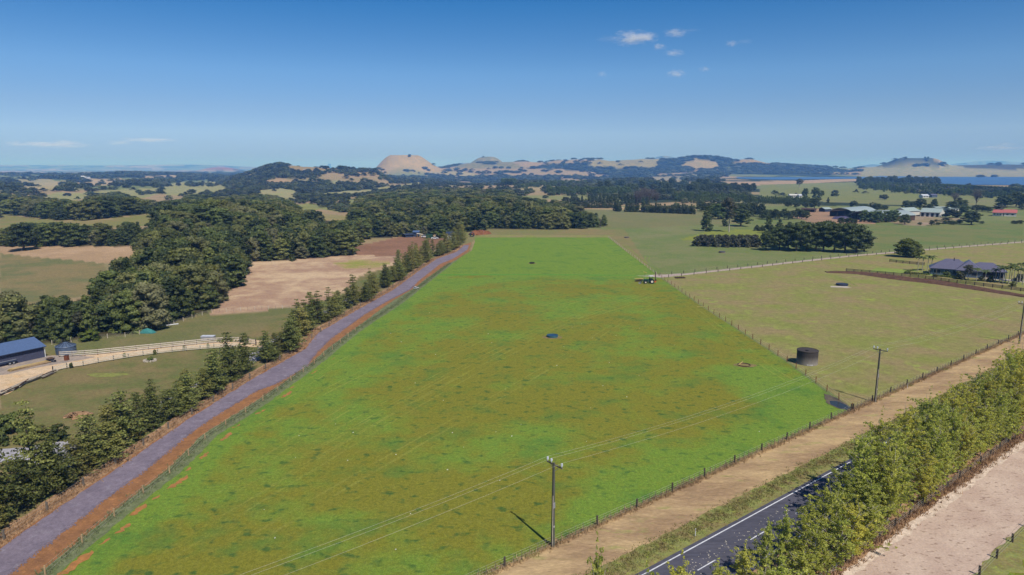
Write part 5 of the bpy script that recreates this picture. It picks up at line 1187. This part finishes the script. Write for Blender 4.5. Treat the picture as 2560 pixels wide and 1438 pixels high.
shed('white_farmhouse', (1998,495), (2006,495), 10, 3.2, 2.0, 'c_insul', 'c_palewall', 'small white outbuilding at the right end of the distant farmhouse', win=1)
shed('distant_farmhouse', (2307,495), (2322,495), 10, 3.0, 2.0, 'c_insul', 'c_palewall', 'white distant farmhouse under the dark wood right of the lake trees', win=2, cat='house')
shed('distant_farmhouse', (2330,494), (2343,494), 10, 3.0, 2.0, 'c_roofgrey', 'c_wallblue', 'grey distant farmhouse beside the white one under the dark wood', win=2, cat='house')
shed('distant_barn', (195,446), (216,446), 24, 6.0, 3.0, 'c_white', 'c_white', 'long white distant barn at the upper left', win=0, cat='barn')
shed('distant_barn', (218,446.5), (226,446.5), 20, 5.0, 2.0, 'c_white', 'c_white', 'small white distant barn right of the long white one', cat='barn')
shed('distant_house', (1010,452), (1026,452), 14, 4.0, 2.5, 'c_insul', 'c_palewall', 'white distant house among the trees below the wooded ridge', win=2, cat='house')
shed('distant_house', (1411,444), (1419,444), 14, 4.0, 2.5, 'c_insul', 'c_palewall', 'tiny white distant house left of centre below the hills', cat='house')
shed('distant_house', (760,430), (765,430), 14, 4.0, 2.5, 'c_insul', 'c_palewall', 'tiny white distant house on the ridge left of the tan cone hill', cat='house')
e = put('feed_silo', 2273, 537, 'blue-white feed silo between the two green-roofed sheds', 'silo')
MB().lathe([(1.5,0.8),(1.5,4.6),(0.3,5.6),(0,5.6)], 16).lathe([(.3,.1),(1.5,1.2)], 16).build('hopper', M['c_insul'], e)
for k in range(4): MB().bar((1.3*math.cos(k*1.57), 1.3*math.sin(k*1.57), 0), (1.3*math.cos(k*1.57), 1.3*math.sin(k*1.57), 1.4), .14, .14).build('leg', M['c_steel'], e)
mound('silage_stack', [P(*q) for q in ((2086,546),(2105,548),(2124,550))], 2.4, 6.0, plain('silage_cover', (92,84,112), .5, .4), 'low heap under purple-grey plastic in front of the left curved barn', 'silage heap', 9)
# homestead at the head of the bush
shed('blue_white_house', (1117,600), (1140,600), 6.5, 3.4, 1.2, 'c_dkblue', 'c_insul', 'small white house with a blue skillion roof at the head of the drive', win=2, doors_or_bays=0, cat='house')
shed('blue_shed', (1034,592), (1046,592), 6, 2.8, .8, 'c_blueroof', 'c_dkblue', 'small blue-roofed shed at the left end of the cluttered yard', win=0)
shed('low_dark_shed', (1014,594), (1033,593), 5, 1.6, .6, 'c_dkblue', 'c_dkblue', 'low dark shed left of the small blue-roofed shed')
e = put('container', 1074, 596, 'dark green storage container in the cluttered yard', 'container'); b = MB().box((0,0,1.3), (4.2,2.4,2.6)); b.build('body', M['c_green'], e)
for k in range(7): MB().box((-1.8+k*.6,-1.23,1.3), (.12,.06,2.4)).build('rib', M['c_green'], e)
e = put('trailer_frame', 1050, 593, 'pale tan lean-to full of timber in the cluttered yard', 'lean-to'); MB().box((0,0,2.0), (4,3,.12), ry=.2).build('roof', M['c_cream'], e)
for sx in (-1.7, 1.7): MB().box((sx,0,.95), (.2,2.6,1.9)).build('post', M['c_tan'], e)
def car(px, py, rz, lab, body='c_white', name='parked_car', ute=False):
    e = put(name, px, py, lab, 'car' if not ute else 'ute', rz)
    MB().prism([(-2.2,.35),(2.2,.35),(2.25,.8),(1.1,.95),(.5,1.45),(-.9 if ute else -1.7,1.45),(-1.0 if ute else -2.1,.95),(-2.25,.9)], 'y', -.85, .85).v
    mb = MB(); prf = [(-2.2,.35),(2.2,.35),(2.25,.8),(1.15,.95),(-1.1 if ute else -2.15,.95),(-2.25,.9)]; mb.prism(prf, 'y', -.86, .86); mb.build('body', M[body], e)
    MB().prism([(1.1,.95),(.45,1.5),(-.75 if ute else -1.6,1.5),(-.95 if ute else -2.0,.95)], 'y', -.76, .76).build('cabin', M['c_glass'], e); MB().box((-.1 if ute else -.5,0,1.52), (1.1 if ute else 1.9,1.4,.05)).build('roof', M[body], e)
    for sx in (-1.35, 1.35):
        for sy in (-.8, .8): t = MB(); t.tube((sx,sy-.1,.34), (sx,sy+.1,.34), .34, .34, 14); t.build('wheel', M['c_tyre'], e)
    return e
car(1087, 598, .1, 'white parked ute right of the green container', ute=True, name='parked_ute'); car(1062, 594, .05, 'white parked van among the clutter left of the green container', name='parked_van')
car(1040, 722, 1.0, 'white parked car at the right edge of the gravel drive', name='parked_car').scale = (.55, .55, .55) if False else (.5, .5, .5)
put_tree('hedge', 'round_bush', P(1105,594), 5.2, 14, 'round pale green bush between the container and the blue-roofed house', None, 'bush')
e = put('culvert_ring', 1180, 592, 'dark round tank lying at the end of the drive beside the red earth heap', 'tank', math.radians(20)); t = MB(); t.lathe([(1.4,-.9),(1.4,.9),(1.2,.9),(1.2,-.9),(1.4,-.9)], 20); t.v = [(x, z, y+1.4) for x, y, z in t.v]; t.build('shell', M['c_dkblue'], e)
# left yard: long shed, tank, trailer, timber
a = Vector((*P0(112,893), 0)); b_ = Vector((*P0(0,918), 0)); dr = (b_-a).normalized(); Ls = 26.0
Sh = empty('long_blue_shed', (a.x, a.y, 0), math.atan2(dr.y, dr.x), 'long low shed with a blue roof and dark slate walls at the left edge', 'shed')
# local x runs left along the front wall; the back is at -y
MB().box((Ls/2,-4.5,1.35), (Ls,9,2.7)).build('wall', M['c_slate'], Sh)
MB().add([(0.01,0,2.7),(0.01,-9,2.7),(0.01,-4.5,4.1)], [(0,1,2)]).build('gable', M['c_slate'], Sh)
for (y0, z0, y1, z1) in ((.5,2.62,-4.5,4.22),(-9.5,2.62,-4.5,4.22)):
    MB().add([(-.4,y0,z0),(Ls,y0,z0),(Ls,y1,z1),(-.4,y1,z1),(-.4,y0,z0-.1),(Ls,y0,z0-.1),(Ls,y1,z1-.1),(-.4,y1,z1-.1)], [(0,1,2,3),(7,6,5,4),(0,4,5,1),(3,7,4,0),(1,5,6,2)]).build('roof_slope', M['c_blueroof'], Sh)
for k in range(52): MB().box((.25+k*.5,-.02+.04,1.3), (.06,.04,2.5)).build('wall_rib', M['c_slate'], Sh)
MB().tube((-.1,.12,0), (-.1,.12,2.6), .09).build('downpipe', M['c_white'], Sh); MB().box((Ls/2-.2,.56,2.56), (Ls+.3,.12,.12)).build('gutter', M['c_dkblue'], Sh)
e = put('water_tank', 166, 883, 'round grey-blue water tank with a ribbed lid right of the long blue shed', 'water tank')
MB().lathe([(2.1,-.1),(2.1,.9),(2.16,.95),(2.1,1.0),(2.1,1.75)], 36).build('wall', M['c_tank'], e); MB().lathe([(2.2,1.72),(2.1,1.85),(.5,2.5),(.45,2.62),(0,2.64)], 36).build('lid', M['c_tank'], e)
for k in range(14): an = k*6.28/14; MB().bar((math.cos(an)*.6, math.sin(an)*.6, 2.52), (math.cos(an)*2.1, math.sin(an)*2.1, 1.9), .08, .06).build('lid_rib', M['c_dkblue'], e)
MB().tube((-2.15,-.5,0), (-2.15,-.5,1.9), .07).build('pipe', M['c_white'], e)
e = put('flatbed_trailer', 10, 914, 'dark flatbed trailer parked in front of the long blue shed', 'trailer', math.atan2(-dr.y, -dr.x))
MB().box((0,0,.95), (4.4,2.0,.12)).build('deck', M['c_steel'], e); MB().box((0,-1.02,.8), (4.5,.06,.4)).build('side_board', M['c_dkblue'], e); MB().box((0,1.02,.8), (4.5,.06,.4)).build('side_board', M['c_dkblue'], e)
for sx in (.7, 1.5):
    t = MB(); t.tube((sx,-1.1,.36), (sx,-.9,.36), .36, .36, 16); o = t.build('wheel', M['c_tyre'], e); MB().tube((sx,-1.12,.36), (sx,-1.1,.36), .2, .2, 12).build('rim', M['c_steel'], o)
e = put('wheelbarrow', 127, 906, 'dark wheelbarrow heaped with earth in front of the long blue shed', 'wheelbarrow', .2)
MB().add([(-.8,-.5,.9),(.8,-.5,.9),(.8,.5,.9),(-.8,.5,.9),(-.3,-.3,.35),(.5,-.3,.35),(.5,.3,.35),(-.3,.3,.35)], [(0,1,5,4),(1,2,6,5),(2,3,7,6),(3,0,4,7),(4,5,6,7)]).build('tray', M['c_dkblue'], e)
MB().lathe([(.75,.88),(.45,1.05),(0,1.15)], 12).build('load', M['c_brown'], e); MB().tube((.9,-.06,.25), (.9,.06,.25), .25, .25, 12).build('wheel', M['c_tyre'], e)
for sy in (-.3, .3): MB().bar((.8,sy,.3), (-1.3,sy,.75), .05, .05).build('handle', M['c_steel'], e)
e = put('rusty_drum', 167, 901, 'rusty square drum standing beside the cream lane', 'drum'); MB().box((0,0,.55), (.75,.75,1.1)).build('body', M['c_rust'], e); MB().box((0,0,1.12), (.8,.8,.05)).build('rim', M['c_brown'], e)
e = put('plank_stack', 72, 917, 'stack of pale yellow planks on the yard gravel', 'plank stack', math.atan2(-dr.y, -dr.x))
for k in range(16): MB().box((random.uniform(-.5,.5), -.8+(k%6)*.32, .12+.14*(k//6)), (7.5,.24,.10), rz=random.gauss(0,.02)).build('plank', M['c_hay' if k % 3 else 'c_tan'], e)
pr_ = [P0(*q) for q in ((133,936),(100,948),(60,962),(30,978),(0,990),(-40,1006))]
for r_i, (dy_, lab) in enumerate(((0,'weathered grey rails stacked on the ground along the yard edge, nearest row'), (1.3,'weathered brown rails stacked on the ground along the yard edge, rear row'))):
    e = empty('rail_stack', (pr_[0][0], pr_[0][1], .05), 0, lab, 'rail stack')
    for k in range(5):
        A = Vector((pr_[k][0]-pr_[0][0], pr_[k][1]-pr_[0][1]+dy_, 0)); B = Vector((pr_[k+1][0]-pr_[0][0], pr_[k+1][1]-pr_[0][1]+dy_, 0))
        for j in range(4): MB().bar(A+Vector((random.uniform(-.5,.3), (j%2)*.3, .15+.17*j)), B+Vector((random.uniform(-.3,.5), (j%2)*.3, .15+.17*j)), .16, .13).build('rail', M['c_palewood' if (j+k+r_i) % 3 else 'c_brown'], e)
e = put('planter_ring', 375, 903, 'ring of pale stones with a small green shrub in the left field', 'planter')
for k in range(12): an = k*6.28/12; MB().box((math.cos(an)*1.2, math.sin(an)*1.0, .15), (.5,.35,.32), rz=an+random.uniform(-.3,.3)).build('stone', M['c_palewood'], e)
rg = np.random.default_rng(77); link(bpy.data.objects.new('shrub', leafmesh('shrub', [(0,0,.4,.7,.6,.45),(.3,.1,.6,.4,.4,.35)], 60, .14, F_['hedge'], rg, .8)), e)
e = put('tarpaulin', 367, 833, 'crumpled teal tarpaulin over a heap beside the bush fence', 'tarpaulin')
MB().add([(-1.9,-.6,0),(2,-.7,0),(2.2,.9,0),(-1.7,1,0),(-1.0,-.1,.9),(.2,.1,1.3),(1.3,.2,.9),(.4,-.5,.5)], [(0,7,4),(0,1,7),(1,6,7),(1,2,6),(2,5,6),(2,3,5),(3,4,5),(3,0,4),(4,7,5),(7,6,5)]).build('sheet', M['c_teal'], e)
e = put('white_pipe', 412, 816, 'white pipe lying on the grass right of the teal tarpaulin', 'pipe'); MB().tube((-2.0,-1.2,.12), (2.6,2.4,.12), .16, .16, 8).build('tube', M['c_white'], e)
e = put('metal_trough', 521, 851, 'pale grey metal box behind the upper rail fence', 'metal box'); MB().box((0,0,.6), (3.2,1.4,1.0)).build('body', M['c_steel'], e); MB().box((0,0,1.13), (3.3,1.5,.06)).build('lid', M['c_insul'], e)
mound('bark_heap', [P0(*q) for q in ((175,1046),(190,1040),(225,1040))], .6, 2.0, M['dry_edge'], 'low brown heap of bark in the left field beside the shelterbelt', 'bark heap', 14)
# young shrubs below the left field and along the lower rail fence
for k, (px, py, h_, w_) in enumerate(((8,1085,3.2,3.2),(33,1083,3.4,3.6),(70,1085,2.4,1.8),(100,1100,2.4,2.8),(60,1108,1.8,2.6),(130,1092,1.6,3.0),(150,1100,2.6,3.0),(5,1112,2.6,3.0))):
    put_tree('bushy', 'young_shrub', P(px, py), h_, w_, 'dark young shrub on the bank beside the grey lane at the left edge', 'young shrubs beside the grey lane', 'shrub')
for px, py in ((178,921),(311,896),(388,887),(461,877),(520,872)):
    put_tree('bushy', 'sapling', P(px, py), 1.2, .9, 'small sapling planted along the lower rail fence', 'saplings along the lower rail fence', 'sapling')
tree_px('gum', 'grey_tree', 205, 842, 62, 70, 'grey half-dead tree with pale limbs at the front of the native bush')
tree_px('hedge', 'round_bush', 228, 850, 22, 60, 'low rounded light green bush below the grey half-dead tree', None, 'bush')
put_tree('bushy', 'lone_bush', P(731,653), 3.2, 3.0, 'small brown-green bush at the edge of the tan hay field', None, 'bush')

# loose vegetation: dry tufts along edges, pale stones in the paddock
def tufts(name, pts, h, mat, lab, per=5, seed=1, w=.05):
    rg = np.random.default_rng(seed); pts = np.repeat(np.array(pts), per, 0); n = len(pts); pts = pts+rg.normal(0, .14, (n, 3))*[1,1,0]; a = rg.uniform(0, 6.28, n); hh_ = h*rg.uniform(.5, 1.4, n)
    d = np.stack([np.cos(a), np.sin(a), 0*a], 1)*w; tip = np.stack([rg.normal(0,.35,n)*hh_, rg.normal(0,.35,n)*hh_, hh_], 1)
    V = np.stack([pts-d, pts+d, pts+tip], 1).reshape(-1, 3); m_ = np_mesh(name, V, np.arange(3*n).reshape(n, 3), mat); tag(link(bpy.data.objects.new(name, m_)), lab, None, None, 'stuff')
rg = np.random.default_rng(9)
def along(f, n): return [f(k) for k in range(n)]
edge = []
for k in range(5200): s_ = rg.uniform(-20, 175); edge.append((*R(s_, -10.3+rg.normal(0,.28)), .05))
tufts('dry_grass_line', edge, .32, M['berm'], 'dry grass tufts along the verge fence', 4, 2)
edge = []
for k in range(7000): s_ = rg.uniform(-20, 150)**1.0; edge.append((*R(s_, -2.6+rg.normal(0,.75)), .05))
tufts('verge_grass_tufts', edge, .17, M['verge_grass'], 'long grass beside the road', 4, 3)
edge = []
for k in range(6000): y_ = 55+rg.uniform(0,1)**1.5*300; edge.append((belt_line(y_, 1.2+rg.normal(0,.6)), y_, .05))
tufts('dry_belt_grass', edge, .3, M['dry_edge'], 'dry brown grass at the foot of the shelterbelt', 5, 4)
edge = []
for k in range(4500): s_ = rg.uniform(-20, 120); edge.append((*R(s_, 12.3+rg.normal(0,.55)), .06))
tufts('dry_poplar_grass', edge, .4, M['dry_edge'], 'dry grass between poplars and sand track', 4, 5)
edge = []
for k in range(3500): i_ = rg.uniform(0, 250); x_ = np.interp(60+i_, [p[1] for p in PL], [p[0] for p in PL])-1.4+rg.normal(0,.5); edge.append((x_, 60+i_, .06))
tufts('grey_fence_grass', edge, .3, M['grey_edge'], 'grey-green grass under the drive fence', 4, 6)
mb = MB()
for k in range(60):
    y_ = 62+rg.uniform(0,1)**1.6*150; x_ = rg.uniform(-38, 45)
    if x_ > 4.7+(y_-72)*1.27-6: continue
    r_s = rg.uniform(.03, .08); mb.box((x_, y_, .06), (r_s*2, r_s*1.6, r_s*1.3), rz=rg.uniform(0, 3))
tag(mb.build('pale_stones', M['c_white']), 'small pale stones and mushrooms dotted over the paddock', None, None, 'stuff')
mb = MB()
for k in range(2600):
    t = rg.uniform(0, 1)**1.3; y_ = 60+t*190; x_ = np.interp(y_, [p[1] for p in GR], [p[0] for p in GR])+rg.normal(0, .22); r_s = rg.uniform(.03, .09); mb.box((x_, y_, .06), (r_s*2, r_s*2, r_s*1.4), rz=rg.uniform(0, 3))
tag(mb.build('loose_gravel', M['gravel']), 'loose stones along the edge of the drive', None, None, 'stuff')

# ------------------------------------------------------------------ clouds: real vapour volumes far off in the sky
def cloud_mat2(den):
    t = NT('cloud_vapour'); p = t.n('ShaderNodeTexCoord').outputs['Object']
    L = t.n('ShaderNodeVectorMath', {0: p}, operation='LENGTH').outputs['Value']
    off = t.n('ShaderNodeVectorMath', {0: p, 1: t.n('ShaderNodeCombineXYZ', {0: t.math('MULTIPLY', t.n('ShaderNodeObjectInfo').outputs['Random'], 40.)}).outputs[0]}).outputs[0]
    nz = t.n('ShaderNodeTexNoise', {'Vector': off, 'Scale': 2.3, 'Detail': 5.0, 'Roughness': .68}).outputs[0]
    dd = t.math('MULTIPLY', t.ramp(t.math('SUBTRACT', t.math('MULTIPLY', nz, 2.9), t.math('ADD', L, .85)), -.12, .5), den)
    v = t.n('ShaderNodeVolumePrincipled', {'Density': dd, 'Anisotropy': -.35, 'Absorption Color': (1., 1., 1.)}); v.inputs['Color'].default_value = (1, .98, 1, 1)
    v.inputs['Emission Strength'].default_value = 0
    t.t.links.new(v.outputs[0], t.out.inputs['Volume']); return t.m
ico = MB().lathe([(0,-1),(.5,-.87),(.87,-.5),(1,0),(.87,.5),(.5,.87),(0,1)], 14)
cm_thick = ico.mesh('cloud', cloud_mat2(.007)); cm_thin = ico.mesh('cloud', cloud_mat2(.0013))
def cloud(px, py, wpx, hpx, Y, lab, thin=False, tilt=0., grp=None):
    dz = -(py-719)/FPX; dirv = Vector(((px-1280)/FPX, cp+dz*sp, -sp+dz*cp)); p = dirv*(Y/dirv.y)+Vector((0,0,CAMH)); k = Y/1.0/FPX
    o = link(bpy.data.objects.new('cloud', cm_thin if thin else cm_thick)); o.location = p; o.scale = (wpx/2*k, wpx/2*k*.7, hpx/2*k*1.05); o.rotation_euler = (0, tilt, 0); tag(o, lab, 'cloud', grp)
Yc = 6500
for a_ in ((1585,95,125,40,'largest white cloud, at the upper right'),(1615,91,70,24,'right-hand arm of the largest white cloud'),(1690,82,70,26,'white cloud right of the largest one with a thin tail'),
  (1647,117,46,20,'small faint cloud just below the largest one'),(1685,133,58,20,'slanting small cloud below the tailed cloud'),(1829,109,40,19,'small cloud standing alone farthest right in the upper sky'),
  (1506,186,30,18,'small round cloud farthest left in the upper sky'),(1691,184,58,24,'bright little cloud low in the group, above the hills'),(1762,173,36,16,'smallest cloud right of the bright little one')):
    cloud(*a_[:4], Yc, a_[4], False, 0)
for a_ in ((1520,98,70,18,'wispy veil left of the largest white cloud'),(1725,76,70,8,'thin tail trailing right of the tailed cloud'),(1862,104,50,18,'faint wisp right of the lone small cloud')): cloud(*a_[:4], Yc, a_[4], True, 0)
for a_ in ((40,359,70,18,'low white cloud at the far left above the horizon'),(165,356,90,16,'low white cloud second from the left above the horizon'),(300,357,80,17,'low white cloud third from the left above the horizon'),(2512,362,60,14,'low pale cloud at the far right above the horizon')): cloud(*a_[:4], 16000, a_[4], True)
for a_ in ((130,362,220,20,'grey flat haze cloud under the left low clouds'),(380,350,170,14,'grey flat wisp right of the low left clouds'),(2500,370,140,16,'grey flat wisp under the far right cloud')): cloud(*a_[:4], 17500, a_[4], True)

mb = MB()
for k in range(420):
    s_ = rg.uniform(-6, 75); n_ = rg.choice([1.9, 2.6])+rg.normal(0, .45); x_, y_ = R(s_, n_); w_ = rg.uniform(.04, .09); a_ = rg.uniform(0, 3); c_, d_ = math.cos(a_)*w_, math.sin(a_)*w_
    mb.add([(x_-c_, y_-d_, .064), (x_+d_, y_-c_, .064), (x_+c_, y_+d_, .066), (x_-d_, y_+c_, .064)], [(0, 1, 2, 3)])
tag(mb.build('leaf_litter', M['c_cream']), 'pale fallen leaves scattered along the middle of the road', None, None, 'stuff')
